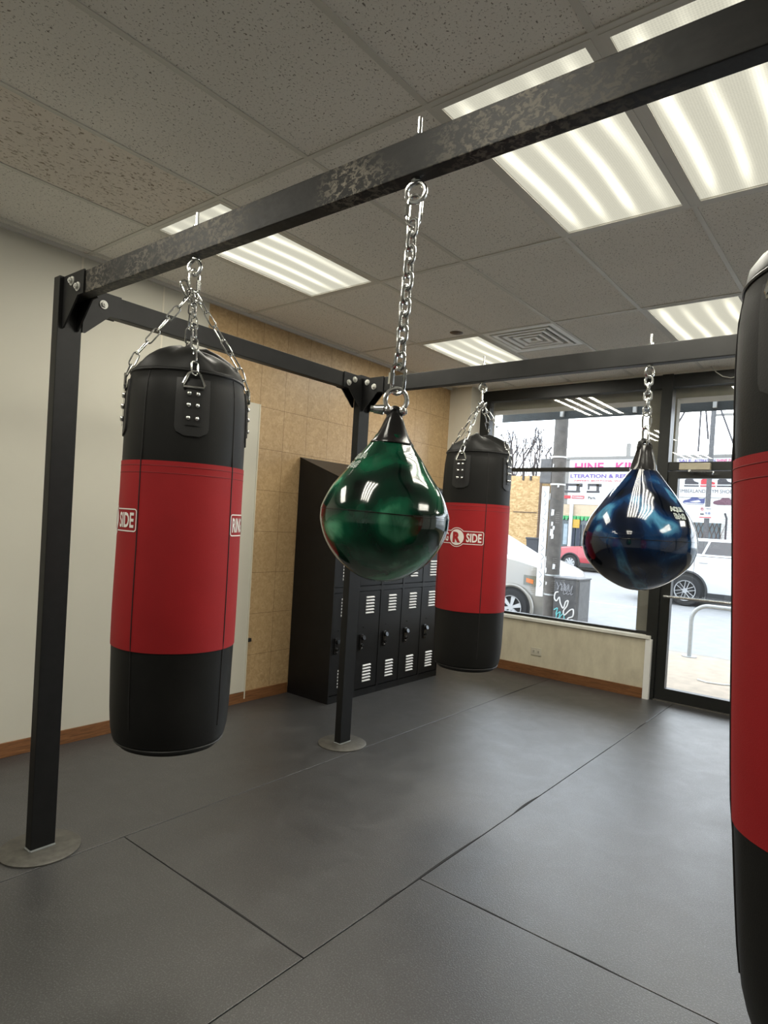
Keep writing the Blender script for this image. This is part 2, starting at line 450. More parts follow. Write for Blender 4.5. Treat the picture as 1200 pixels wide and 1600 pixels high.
# ---- ceiling: tiles in a grid, holes where troffers and the vent sit
LIGHTS = [(1, 0), (4, 0), (5, 0), (1, 2), (4, 2), (8, 0), (8, 2), (1, -2), (4, -2)]
VENT = (2, 2)
mb = MB()
xs = [XW] + [gx(i) for i in range(0, 13) if gx(i) < XR] + [XR]
ys = [YB] + [gy(j) for j in range(-5, 5) if YB < gy(j) < 6.08] + [6.08]
for a, b in zip(xs, xs[1:]):
    for c, d in zip(ys, ys[1:]):
        i = round((a - GX) / TX) if a != XW else -1
        j = round((c - GY) / TY) if c != YB else -9
        if (i, j) in LIGHTS: continue
        c2 = c + TX if (i, j) == VENT else c
        mb.box(a, b, c2, d, CEIL, CEIL + .015, mi=1 if (i, j) == (1, -1) else 0)
struct(mb.build('ceiling', ['ceiling_tile', 'ceiling_tile_coarse'], smooth=False))
mb = MB()
for i in range(0, 12):
    if gx(i) < XR: mb.box(gx(i) - T, gx(i) + T, YB, 6.08, CEIL - .004, CEIL + .001)
for j in range(-4, 4):
    mb.box(XW, XR, gy(j) - T, gy(j) + T, CEIL - .0045, CEIL + .001)
mb.box(gx(2), gx(3), gy(2) + TX - T, gy(2) + TX + T, CEIL - .0045, CEIL + .001)
mb.box(XW, XW + .022, YB, 6.08, CEIL - .02, CEIL); mb.box(XW, XR, 6.055, 6.08, CEIL - .02, CEIL)
struct(mb.build('trim_2', 'grid_metal', smooth=False))
mb = MB(); mb.box(XW - .1, XR + .1, YB - .1, YW + .1, CEIL + .12, CEIL + .16)
struct(mb.build('ceiling', 'paint_column', smooth=False))

# ---- walls
mb = MB(); mb.box(XW - .1, XW, YB, 2.722, -.05, CEIL + .12); struct(mb.build('wall_left', 'paint_white', smooth=False))
mb = MB()
for y in (1.816, 2.36): mb.box(XW, XW + .0012, y - .006, y + .006, .085, CEIL)
struct(mb.build('trim_3', 'paint_column', smooth=False))
mb = MB(); mb.box(XW - .1, XW, 2.722, 6.2, -.05, CEIL + .12); struct(mb.build('wall_left', 'wall_tile_tan', smooth=False))
mb = MB(); mb.box(XR, XR + .1, YB, 6.2, -.05, CEIL + .12); struct(mb.build('wall_right', 'trim_white', smooth=False))
mb = MB(); mb.box(XW, XR, YB - .1, YB, -.05, CEIL + .12); struct(mb.build('wall_back', 'trim_white', smooth=False))
mb = MB(); mb.box(XW, -3.655, 5.867, 6.2, -.05, CEIL + .12); struct(mb.build('wall_front', 'paint_column', smooth=False))
mb = MB(); mb.box(-3.655, -1.735, 6.03, 6.2, -.05, .545); struct(mb.build('wall_front', 'knee_paint', smooth=False))
mb = MB(); mb.box(-3.655, XR, 6.07, 6.2, 2.965, CEIL + .12); struct(mb.build('wall_front', 'paint_column', smooth=False))
mb = MB(); mb.box(-.62, XR, 6.03, 6.2, -.05, .545); struct(mb.build('wall_front', 'knee_paint', smooth=False))
mb = MB(); mb.box(-3.655, -1.70, 6.012, 6.13, .545, .575, bev=.004); struct(mb.build('trim_4', 'sill_white'))
mb = MB(); mb.box(-1.737, -1.682, 6.018, 6.2, -.01, .545, bev=.003); struct(mb.build('trim_5', 'trim_white'))
mb = MB(); mb.box(-.62, XR, 6.012, 6.13, .545, .575, bev=.004); struct(mb.build('trim_6', 'sill_white'))
mb = MB(); mb.box(XW, XW + .014, YB, 3.665, 0, .085, bev=.003); struct(mb.build('baseboard_left', 'wood_brown'))
mb = MB(); mb.box(-3.655, -1.737, 6.016, 6.03, 0, .095, bev=.003); mb.box(XW, -3.655, 5.853, 5.867, 0, .095); struct(mb.build('baseboard_front', 'wood_brown'))

# ---- shop window, mullion and glazed door
F0, F1 = 6.075, 6.165
def pane(name, x0, x1, z0, z1, parent): MB().box(x0, x1, YW - .003, YW + .003, z0, z1).build(name, 'window_glass', parent, smooth=False)
w1 = struct_empty('window_1', (-2.7, YW, .58), 'shop window with black frame over the low beige wall', 'window')
mb = MB()
mb.box(-3.655, -3.545, F0, F1, .575, 2.965); mb.box(-1.745, -1.65, F0 - .02, F1, 0, 2.965)
mb.box(-3.545, -1.745, F0, F1, 2.845, 2.965); mb.box(-3.545, -1.745, F0 + .02, F1 - .01, .575, .60)
mb.box(-3.545, -1.745, F0 + .02, F1 - .01, 2.085, 2.125)
mb.build('frame', 'frame_black', w1, smooth=False)
pane('pane', -3.545, -1.745, 2.125, 2.845, w1); pane('pane', -3.545, -1.745, .60, 2.085, w1)
w2 = struct_empty('window_2', (1.2, YW, .58), 'second shop window beyond the door', 'window')
mb = MB(); mb.box(-.70, -.58, F0, F1, 0, 2.965); mb.box(-.58, XR, F0, F1, 2.845, 2.965); mb.box(-.58, XR, F0, F1, .575, .62); mb.box(XR - .08, XR, F0, F1, .6, 2.85); mb.box(-.58, XR, F0 + .02, F1, 2.085, 2.125)
mb.build('frame', 'frame_black', w2, smooth=False); pane('pane', -.58, XR - .08, .62, 2.845, w2)
w3 = struct_empty('window_3', (-1.17, YW, 2.16), 'transom window above the glazed door', 'window')
mb = MB(); mb.box(-1.65, -.70, F0, F1, 2.845, 2.965); mb.box(-1.65, -.70, F0 - .01, F1, 2.09, 2.165); mb.build('frame', 'frame_black', w3, smooth=False)
pane('pane', -1.65, -.70, 2.165, 2.845, w3)
d1 = struct_empty('door_1', (-1.17, YW, 0), 'glazed black-framed door with a horizontal push bar', 'door')
mb = MB(); mb.box(-1.648, -1.562, F0, F1 - .02, .012, 2.083); mb.box(-.79, -.702, F0, F1 - .02, .012, 2.083); mb.box(-1.562, -.79, F0, F1 - .02, 2.02, 2.083); mb.box(-1.562, -.79, F0, F1 - .02, .012, .118)
mb.build('frame', 'frame_black', d1, smooth=False); pane('pane', -1.562, -.79, .118, 2.02, d1)
mb = MB(); mb.tube([(-1.60, 6.0, .955), (-.76, 6.0, .955)], .0125, 14)
for x in (-1.59, -.77): mb.tube([(x, 6.0, .955), (x, 6.08, .955)], .012, 10)
mb.build('push_bar', 'zinc', d1)
cl = MB().box(-1.545, -1.29, 6.012, 6.065, 2.088, 2.15, bev=.006).build('door_closer', 'closer_tan', d1)
mb = MB(); mb.box(-1.46, -1.44, 5.99, 6.012, 2.07, 2.09); mb.tube([(-1.45, 6.0, 2.072), (-1.25, 5.94, 2.062)], .008, 8); mb.tube([(-1.25, 5.94, 2.062), (-1.28, 6.075, 2.045)], .008, 8); mb.build('closer_arm', 'zinc', cl)
# threshold
mb = MB(); mb.box(-1.65, -.70, F0 - .02, F1 + .1, -.05, .01, bev=.003); struct(mb.build('trim_7', 'plate_steel'))

# ---- ceiling lights
pos = {0: 'in front of', 2: 'beyond'}
lab = {(1, 0): 'fluorescent ceiling light over the left punching bag, crossed by the front beam',
       (4, 0): 'large fluorescent ceiling light right of the green bag chain, left one of the adjoining pair',
       (5, 0): 'fluorescent ceiling light at the right photo edge, right one of the adjoining pair',
       (1, 2): 'far fluorescent ceiling light beside the square air vent, above the far beam',
       (4, 2): 'far fluorescent ceiling light partly hidden by the near right bag',
       (8, 0): 'fluorescent ceiling light near the right wall, middle of its row', (8, 2): 'fluorescent ceiling light near the right wall, closest to the window',
       (1, -2): 'fluorescent ceiling light behind the camera near the left wall',
       (4, -2): 'fluorescent ceiling light straight above the camera'}
LAMP = 25.5
for (i, j) in LIGHTS:
    x0, x1, y0, y1 = gx(i) + T, gx(i + 1) - T, gy(j) + T, gy(j + 1) - T
    cx, cy = (x0 + x1) / 2, (y0 + y1) / 2
    t = thing('ceiling_light', lab[(i, j)], 'ceiling light', (cx, cy, CEIL), 'fluorescent troffers in the ceiling grid')
    mb = MB(); e = .026
    mb.box(x0, x0 + e, y0, y1, CEIL - .006, CEIL + .02); mb.box(x1 - e, x1, y0, y1, CEIL - .006, CEIL + .02)
    mb.box(x0 + e, x1 - e, y0, y0 + e, CEIL - .006, CEIL + .02); mb.box(x0 + e, x1 - e, y1 - e, y1, CEIL - .006, CEIL + .02)
    mb.build('frame', 'grid_metal', t, smooth=False)
    MB().box(x0 + e, x1 - e, y0 + e, y1 - e, CEIL + .002, CEIL + .008).build('diffuser', 'troffer_lens', t, smooth=False)
    for k in range(4):                                            # the four lamps of the troffer
        L = bpy.data.lights.new('lamp', 'AREA'); L.shape = 'RECTANGLE'; L.size = .045; L.size_y = 1.06
        L.energy = LAMP / 4; L.color = (1.0, .955, .83)
        lo = bpy.data.objects.new('lamp', L); COL.objects.link(lo); lo.location = ((k - 1.5) * .135, 0, -.001); lo.parent = t

# ---- air vent
vx, vy = (gx(2) + gx(3)) / 2, gy(2) + TX / 2
t = thing('ceiling_vent', 'square white air vent with nested louvers in the ceiling', 'air vent', (vx, vy, CEIL))
def ring(mb, s0, s1, z0, z1, c=(vx, vy)):
    """square funnel ring: half-size s0 at z0 to s1 at z1"""
    A = [mb.b.verts.new((c[0] + sx * s0, c[1] + sy * s0, z0)) for sx, sy in ((-1, -1), (1, -1), (1, 1), (-1, 1))]
    B = [mb.b.verts.new((c[0] + sx * s1, c[1] + sy * s1, z1)) for sx, sy in ((-1, -1), (1, -1), (1, 1), (-1, 1))]
    for k in range(4): mb.b.faces.new((A[k], A[(k + 1) % 4], B[(k + 1) % 4], B[k]))
mb = MB(); mb.box(vx - .29, vx + .29, vy - .29, vy + .29, CEIL + .07, CEIL + .08); mb.build('backing', 'void_black', t, smooth=False)
mb = MB(); ring(mb, .293, .255, CEIL - .003, CEIL - .004); ring(mb, .293, .293, CEIL - .003, CEIL + .07); ring(mb, .255, .255, CEIL - .004, CEIL + .07)
mb.build('frame', 'vent_white', t, smooth=False)
for s in (.238, .178, .118, .060):
    mb = MB(); ring(mb, s, s - .030, CEIL - .010, CEIL - .006); ring(mb, s, s - .004, CEIL - .010, CEIL + .012); ring(mb, s - .030, s - .036, CEIL - .006, CEIL + .03)
    mb.build('louver', 'vent_white', t, smooth=False)
mb = MB(); mb.lathe([(0, -.012), (.025, -.01), (.045, -.004), (.052, 0), (.05, .004), (0, .004)], (-2.772, 4.171, CEIL), 24)
tag(mb.build('sprinkler_plate', 'sprinkler_brown', org=(-2.772, 4.171, CEIL)), 'small round brown sprinkler plate on the ceiling left of the air vent', 'sprinkler')
mb = MB(); pts = [(-1.36 + .1 * k, 6.02 + .01 * sin(k), 2.965 - .10 * sin(pi * min(1, k / 3.2)) if k < 4 else 2.94) for k in range(5)]
pts = [(-1.33, 5.98, 2.982), (-1.29, 6.0, 2.93), (-1.24, 6.02, 2.892), (-1.18, 6.04, 2.878), (-1.12, 6.045, 2.89), (-1.05, 6.04, 2.93), (-.98, 6.03, 2.982)]
mb.tube(pts, .004, 8)
tag(mb.build('cable', 'cable_grey', org=pts[0]), 'thin pale cable drooping from the ceiling above the door', 'cable')

# ---- wall outlet on the low wall
t = thing('wall_outlet', 'ivory electrical outlet on the low wall under the shop window', 'outlet', (-2.80, 6.03, .245))
MB().box(-2.858, -2.742, 6.022, 6.03, .207, .283, bev=.003).build('cover_plate', 'outlet_ivory', t)
for dx in (-.026, .026):
    mb = MB(); mb.box(-2.80 + dx - .017, -2.80 + dx + .017, 6.0195, 6.023, .228, .262, bev=.001)
    so = mb.build('socket', 'outlet_ivory', t)
    mb = MB()
    for z in (.239, .251): mb.box(-2.80 + dx - .008, -2.80 + dx + .008, 6.019, 6.0197, z - .002, z + .002)
    mb.build('slot', 'void_black', so, smooth=False)

# ---- white panel standing on the tiled wall
t = thing('wall_panel', 'tall plain white panel fixed to the tan tiled wall behind the left bag', 'panel', (XW + .008, 2.83, .085))
MB().box(XW, XW + .014, 2.45, 3.213, .087, 2.326, bev=.002).build('board', 'paint_white', t)
MB().box(XW, XW + .018, 3.213, 3.222, .03, 2.326).build('edge_strip', 'outlet_ivory', t, smooth=False)
MB().box(XW, XW + .024, 3.222, 3.252, .475, .502, bev=.002).build('clip', 'clip_black', t)

# ---------------------------------------------------------------- the lockers
LX0, LX1, LY0, LW, NL = XW + .012, -3.45, 3.672, .3045, 5
Z0, ZF, ZB, ZM = .0, 1.80, 1.965, .905
t = thing('locker_bank', 'black steel locker bank with sloping top against the tan tiled wall', 'lockers', ((LX0 + LX1) / 2, LY0 + LW * NL / 2, 0))
LY1 = LY0 + LW * NL
mb = MB(); d = .022
prof = [(LX0, 0), (LX1 - d, 0), (LX1 - d, ZF), (LX0, ZB)]
mb.prism(prof, (0, LY0, 0), (1, 0, 0), (0, 0, 1), (0, LY1 - LY0, 0))
mb.build('body', 'locker_black', t, smooth=False)
mb = MB()
for k in range(NL + 1):
    y = LY0 + LW * k; y0, y1 = max(LY0, y - .012), min(LY1, y + .012); mb.box(LX1 - d, LX1, y0, y1, 0, ZF)
for z0, z1 in ((0, .055), (ZM - .02, ZM + .02), (ZF - .02, ZF)): mb.box(LX1 - d, LX1 - .001, LY0 + .002, LY1 - .002, z0, z1)
mb.build('face_frame', 'locker_black', t, smooth=False)
mb = MB(); mb.prism([(LX0 - .002, ZB + .004), (LX1 + .004, ZF + .004), (LX1 + .004, ZF - .012), (LX1 - .0005, ZF - .012), (LX1 - .0005, ZF - .0005), (LX0 - .002, ZB - .004)], (0, LY0 - .004, 0), (1, 0, 0), (0, 0, 1), (0, LY1 - LY0 + .008, 0))
mb.build('top', 'locker_black', t, smooth=False)
for k in range(NL):
    for z0, z1 in ((.062, ZM - .026), (ZM + .026, ZF - .026)):
        y0, y1 = LY0 + LW * k + .016, LY0 + LW * (k + 1) - .016; yc = (y0 + y1) / 2; zc = (z0 + z1) / 2
        dr = MB().box(LX1 - .020, LX1 - .003, y0, y1, z0, z1, bev=.002).build('door', 'locker_black', t)
        for zc2 in (z1 - .115, z0 + .125):
            mb = MB()
            for q in range(6):
                z = zc2 + (q - 2.5) * .026
                pr = [(0, -.008), (.010, -.004), (.012, .0), (.0, .008)]
                mb.prism(pr, (LX1 - .003, yc - .050, z), (1, 0, 0), (0, 0, 1), (0, .100, 0))
            mb.build('vent', 'louver_bright', dr, smooth=False)
        yh = y0 + .045
        mb = MB(); mb.box(LX1 - .003, LX1 + .010, yh - .020, yh + .020, zc - .078, zc + .055, bev=.006)
        mb.tube([(LX1 + .006, yh, zc + .02), (LX1 + .035, yh, zc + .03)], [.016, .019], 12)
        mb.tube([(LX1 + .006, yh, zc - .035), (LX1 + .024, yh, zc - .04)], [.013, .011], 12)
        mb.ball((LX1 + .012, yh, zc - .062), .008, 8)
        mb.ball((LX1 - .001, yh + .02, zc + .11), .005, 6)
        mb.build('handle', 'cap_black', dr)

# ---------------------------------------------------------------- the rack
RX, Y1, Y2, B0, B1, RXR = -2.78, 1.233, 3.123, 2.316, 2.408, 1.78
D = .025; H1, H2, H3, H4 = -1.875, -.962, -.072, .86
t = thing('bag_rack', 'black steel frame of posts and beams that carries all the bags', 'bag rack', (RX, Y1, 0))
def post(x, y, sx, sy):
    """2x4 inch post with a round foot plate; (sx,sy) points into the rack"""
    p = MB().box(x - .026, x + .026, y - .05, y + .05, .008, B1 + .004, bev=.003).build('post', 'metal_black', t)
    pl = MB().lathe([(0, .010), (.152, .010), (.158, .006), (.158, .0005), (0, .0005)], (x, y, 0), 48).build('base_plate', 'plate_steel', p)
    mb = MB()
    for a, b in (((x - .026, y - .05), (x + .026, y - .05)), ((x + .026, y - .05), (x + .026, y + .05))): mb.tube([(*a, .012), (*b, .012)], .005, 6)
    mb.build('weld_bead', 'galvanized', p)
    return p
bolts = []
def bolt(c, d, parent):
    c, d = V(c), V(d)
    mb = MB(); mb.tube([c, c + d * .004], .0185, 20); mb.tube([c + d * .004, c + d * .013], .0125, 6); mb.tube([c + d * .013, c + d * .017], .006, 10)
    mb.build('bolt', 'bolt_zinc', parent)
pA = post(RX, Y1, 1, 1); pB = post(RX, Y2, 1, -1); pC = post(RXR, Y1, -1, 1); pD = post(RXR, Y2, -1, -1)
fb = MB().box(RX + .026, RXR - .026, Y1 - D, Y1 + D, B0, B1, bev=.004).build('front_beam', 'beam_steel', t)
bb = MB().box(RX + .026, RXR - .026, Y2 - D, Y2 + D, B0 - .02, B1 - .02, bev=.004).build('back_beam', 'beam_dark', t)
for x, n in ((RX, 'left'), (RXR, 'right')):
    MB().box(x - D, x + D, Y1 + .05, Y2 - .05, B0 - .012, B1 - .012, bev=.004).build('side_beam', 'beam_dark', t)
# splice plates, gussets and bolts at the joints
def joint(x, y, sx, sy, zx, zy, bx, by, outer):
    """pairs of gusseted plates welded to the post hug the ends of both beams; zx, zy = beam tops; bx, by = bolt spots (distance from post, height)"""
    H_ = .094
    for s in (-1, 1):
        e0, e1 = sorted((y + s * (D + .0008), y + s * (D + .0075)))
        poly = [(0, .002), (.172, .002), (.172, -H_), (.125, -H_), (.012, -H_ - .115), (0, -H_ - .115)]
        o = MB().prism(poly, (x + sx * .026, e0, zx), (sx, 0, 0), (0, 0, 1), (0, e1 - e0, 0)).build('bracket', 'metal_black', t, smooth=False)
        for u, v in bx:
            if s == outer: bolt((x + sx * (.026 + u), y + s * .0325, zx + v), (0, s, 0), o)
        e0, e1 = sorted((x + s * (D + .0008), x + s * (D + .0075)))
        poly = [(0, .002), (.165, .002), (.165, -H_), (.118, -H_), (.012, -H_ - .10), (0, -H_ - .10)]
        o = MB().prism(poly, (e0, y + sy * .05, zy), (0, sy, 0), (0, 0, 1), (e1 - e0, 0, 0)).build('bracket', 'metal_black', t, smooth=False)
        for u, v in by:
            if s == sx: bolt((x + s * .0325, y + sy * (.05 + u), zy + v), (s, 0, 0), o)
for x_, s_ in ((RX, 1), (RXR, -1)):
    joint(x_, Y1, s_, 1, B1, B1 - .012, ((.075, -.030), (.128, -.062)), ((.085, -.052),), -1)
    joint(x_, Y2, s_, -1, B1 - .02, B1 - .012, ((.040, -.026), (.098, -.058)), ((.068, -.030), (.122, -.060)), -1)
# eye bolts through the beams
def eye(x, y, z0, z1, parent, rot=0):
    mb = MB(); mb.tube([(x, y, z0 - .012), (x, y, z1 + .055)], .0058, 10); mb.tube([(x, y, z1), (x, y, z1 + .012)], .013, 6); mb.tube([(x, y, z0 - .008), (x, y, z0)], .014, 6)
    c = V((x, y, z0 - .034)); u = V((cos(rot), sin(rot), 0))
    mb.tube([c + (u * cos(a) + V((0, 0, 1)) * sin(a)) * .024 for a in (2 * pi * k / 20 for k in range(20))], .0062, 8, closed=True)
    mb.build('eye_bolt', 'zinc', parent)
for x in (H1, H2, H3, H4): eye(x, Y1, B0, B1, fb, R(20))
for x in (H1, H2): eye(x, Y2, B0 - .02, B1 - .02, bb, R(60))

# ---------------------------------------------------------------- heavy bags
ZH, ZBOT = 2.29, .70
RB = .191
def bag_fn(seed):
    def fn(r, z, a):
        k = noise.noise(V((cos(a) * 1.6, sin(a) * 1.6, z * 2.2 + seed))) * .0045
        if z > 1.86: k += .006 * sin(a * 4 + seed) * (z - 1.86) / .1
        return r + k * min(1, r / .1), z + (0 if z < 1.93 else .012 * sin(a * 3 + 1 + seed) + .008 * sin(a * 7 + seed))
    return fn
def bag_surface(a, z, off=0.0):
    """local point on the bag skin; a from -Y towards +X"""
    r = rad_at(z) + off; return V((r * sin(a), -r * cos(a), z))
PROF = [(0, 2.010), (.05, 2.004), (.09, 1.991), (.13, 1.972), (.156, 1.953), (.172, 1.932), (.178, 1.915), (.1795, 1.909), (.177, 1.904), (.182, 1.885), (.1875, 1.84), (.190, 1.78), (.1915, 1.70), (.1925, 1.63),
        (.1935, 1.40), (.1935, 1.2), (.1935, 1.04), (.192, .92), (.190, .82), (.186, .765), (.180, .735), (.170, .718), (.16, .710), (.158, .703), (.10, .700), (0, .700)]
def rad_at(z):
    for (r0, z0), (r1, z1) in zip(PROF[7:], PROF[8:]):
        if z1 <= z <= z0: return r0 + (r1 - r0) * (z0 - z) / max(1e-6, z0 - z1)
    return .19
def skin_patch(mb, a0, a1, poly_fn, n=14, m=16, off=.004, z0=0, z1=1):
    pass
bag = thing('punching_bag', 'x', 'punching bag', (0, 0, ZBOT), 'black and red heavy bags on the rack')
def sub(prof, zt, zb):
    """slice of the profile between zt and zb with more rings"""
    out = []; n = max(4, int((zt - zb) / .03))
    for k in range(n + 1): z = zt + (zb - zt) * k / n; out.append((rad_at(z), z))
    return out
ZR1, ZR0 = 1.622, 1.033
mb = MB(); mb.lathe(PROF[:8] + sub(PROF, 1.905, ZR1 - .01), seg=72, fn=bag_fn(0)); mb.build('top_section', 'vinyl_black', bag, org=(0, 0, ZBOT), angle=60)
mb = MB(); mb.lathe([(r, z) for r, z in sub(PROF, ZR0 + .01, .735)] + PROF[-6:], seg=72, fn=bag_fn(0)); mb.build('bottom_section', 'vinyl_black', bag, org=(0, 0, ZBOT), angle=60)
mb = MB(); pr = [(r + .0022, z) for r, z in sub(PROF, ZR1, ZR0)]
mb.lathe([(pr[0][0] - .006, pr[0][1] - .0005)] + pr + [(pr[-1][0] - .006, pr[-1][1] + .0005)], seg=72, fn=bag_fn(0)); band = mb.build('red_band', 'red_canvas', bag, org=(0, 0, ZBOT), angle=60)
FN = bag_fn(0)
def skin(a, z, off=0.0):
    r, z2 = FN(rad_at(z), z, a - pi / 2); return V(((r + off) * sin(a), -(r + off) * cos(a), z2))
# stitch lines
mb = MB()
for z in (1.607, 1.585): mb.tube([skin(2 * pi * k / 72, z, .0022) for k in range(72)], .0011, 5, closed=True)
mb.build('stitching', 'stitch_red', band)
for k in range(4):
    a = R(45 + 90 * k)
    mb = MB(); mb.tube([skin(a, 1.90 - k2 * .0465, .0022 if ZR0 < 1.90 - k2 * .0465 < ZR1 else .0002) for k2 in range(25)], .0021, 6)
    mb.build('seam', 'stitch_dark', bag)
for z, r_ in ((1.906, .0035), (.722, .003)): MB().tube([skin(2 * pi * k / 72, z, .001) for k in range(72)], r_, 6, closed=True).build('rim_piping', 'strap_black', bag)
# hanging straps with rivets, D-rings and chains
def strap_outline():
    w, zt, zb, rr = .040, 1.885, 1.722, .026
    pts = [(-w, zt), (w, zt)]
    for k in range(7): q = -pi / 2 * k / 6; pts.append((w - rr + rr * cos(q), zb + rr + rr * sin(q)))
    for k in range(7): q = -pi / 2 - pi / 2 * k / 6; pts.append((-w + rr + rr * cos(q), zb + rr + rr * sin(q)))
    return pts
hub = V((0, 0, 2.185))
for k in range(4):
    a = R(90 * k)
    mb = MB(); NU, NV = 10, 14; w, zt, zb = .051, 1.880, 1.703
    grid = []
    for v in range(NV + 1):
        z = zt + (zb - zt) * v / NV; row = []
        e = .028; ww = w if z > zb + e else w - e + sqrt(max(0, e * e - (zb + e - z) ** 2))
        for u in range(NU + 1): row.append(mb.b.verts.new(skin(a + (-1 + 2 * u / NU) * ww / .19, z, .0045)))
        grid.append(row)
    for v in range(NV):
        for u in range(NU): mb.b.faces.new((grid[v][u], grid[v][u + 1], grid[v + 1][u + 1], grid[v + 1][u]))
    ret = bmesh.ops.extrude_face_region(mb.b, geom=list(mb.b.faces))
    nv = [x for x in ret['geom'] if isinstance(x, bmesh.types.BMVert)]
    ctr = V((sin(a), -cos(a), 0)); bmesh.ops.translate(mb.b, vec=-ctr * .006, verts=nv)
    st = mb.build('strap_patch', 'strap_black', bag)
    mb = MB()                                                    # narrow inner strap carrying the ring
    for u0, u1, z0, z1 in ((-.022, .022, 1.735, 1.866),):
        rows = []
        for v in range(9):
            z = z1 + (z0 - z1) * v / 8; rows.append([mb.b.verts.new(skin(a + (u0 + (u1 - u0) * u / 4) / .19, z, .0075)) for u in range(5)])
        for v in range(8):
            for u in range(4): mb.b.faces.new((rows[v][u], rows[v][u + 1], rows[v + 1][u + 1], rows[v + 1][u]))
    mb.build('inner_strap', 'strap_black', st)
    for zz in (1.832, 1.797, 1.757):
        for du in (-.0125, .0125):
            p = skin(a + du / .19, zz, .008); mb = MB(); mb.ball(p, .0074, 12); mb.build('rivet', 'chrome', st)
    # D-ring
    up = V((0, 0, 1)); tg = V((cos(a), sin(a), 0)); base = skin(a, 1.852, .0085)
    pts = [base + tg * .030, base - tg * .030, base - tg * .031 + up * .008, base - tg * .017 + up * .040, base - tg * .006 + up * .048, base + tg * .006 + up * .048, base + tg * .017 + up * .040, base + tg * .031 + up * .008]
    mb = MB(); mb.tube(pts, .0046, 8, closed=True); mb.build('d_ring', 'chrome', st)
    top = base + up * .050
    end = hub + V((sin(a), -cos(a), 0)) * .014
    mid = V((sin(a) * .163, -cos(a) * .163, 1.972))
    ch = MB()
    ch.chain(top - up * .010, mid, .054, .0205, .0026, hint=tg); ch.chain(mid, end, .054, .0205, .0026, hint=tg)
    ch.build('chain', 'zinc', bag)
# cluster ring and snap links up to the eye bolt
mb = MB(); mb.tube([hub + V((cos(q) * .020, .006 * sin(2 * q), sin(q) * .020)) for q in (2 * pi * k / 18 for k in range(18))], .0052, 8, closed=True)
for k in range(5):
    q = 2 * pi * k / 5 + .4; c = hub + V((cos(q) * .016, sin(q) * .016, -.002 + .006 * sin(3 * q)))
    mb.link(c, (cos(q) * .5, sin(q) * .5, 1 if k % 2 else -.6), (-sin(q), cos(q), .2), .046, .022, .0034)
mb.link(hub + V((-.024, -.012, .020)), (-.5, -.3, .8), (.8, 0, .5), .052, .024, .0042)
mb.build('snap_cluster', 'chrome', bag)
mb = MB(); mb.link(hub + V((0, 0, .046)), (0, 0, 1), (1, .4, 0), .088, .034, .0050); mb.tube([hub + V((.016, .0064, .025)), hub + V((.016, .0064, .058))], .0072, 6)
mb.build('carabiner', 'chrome', bag)
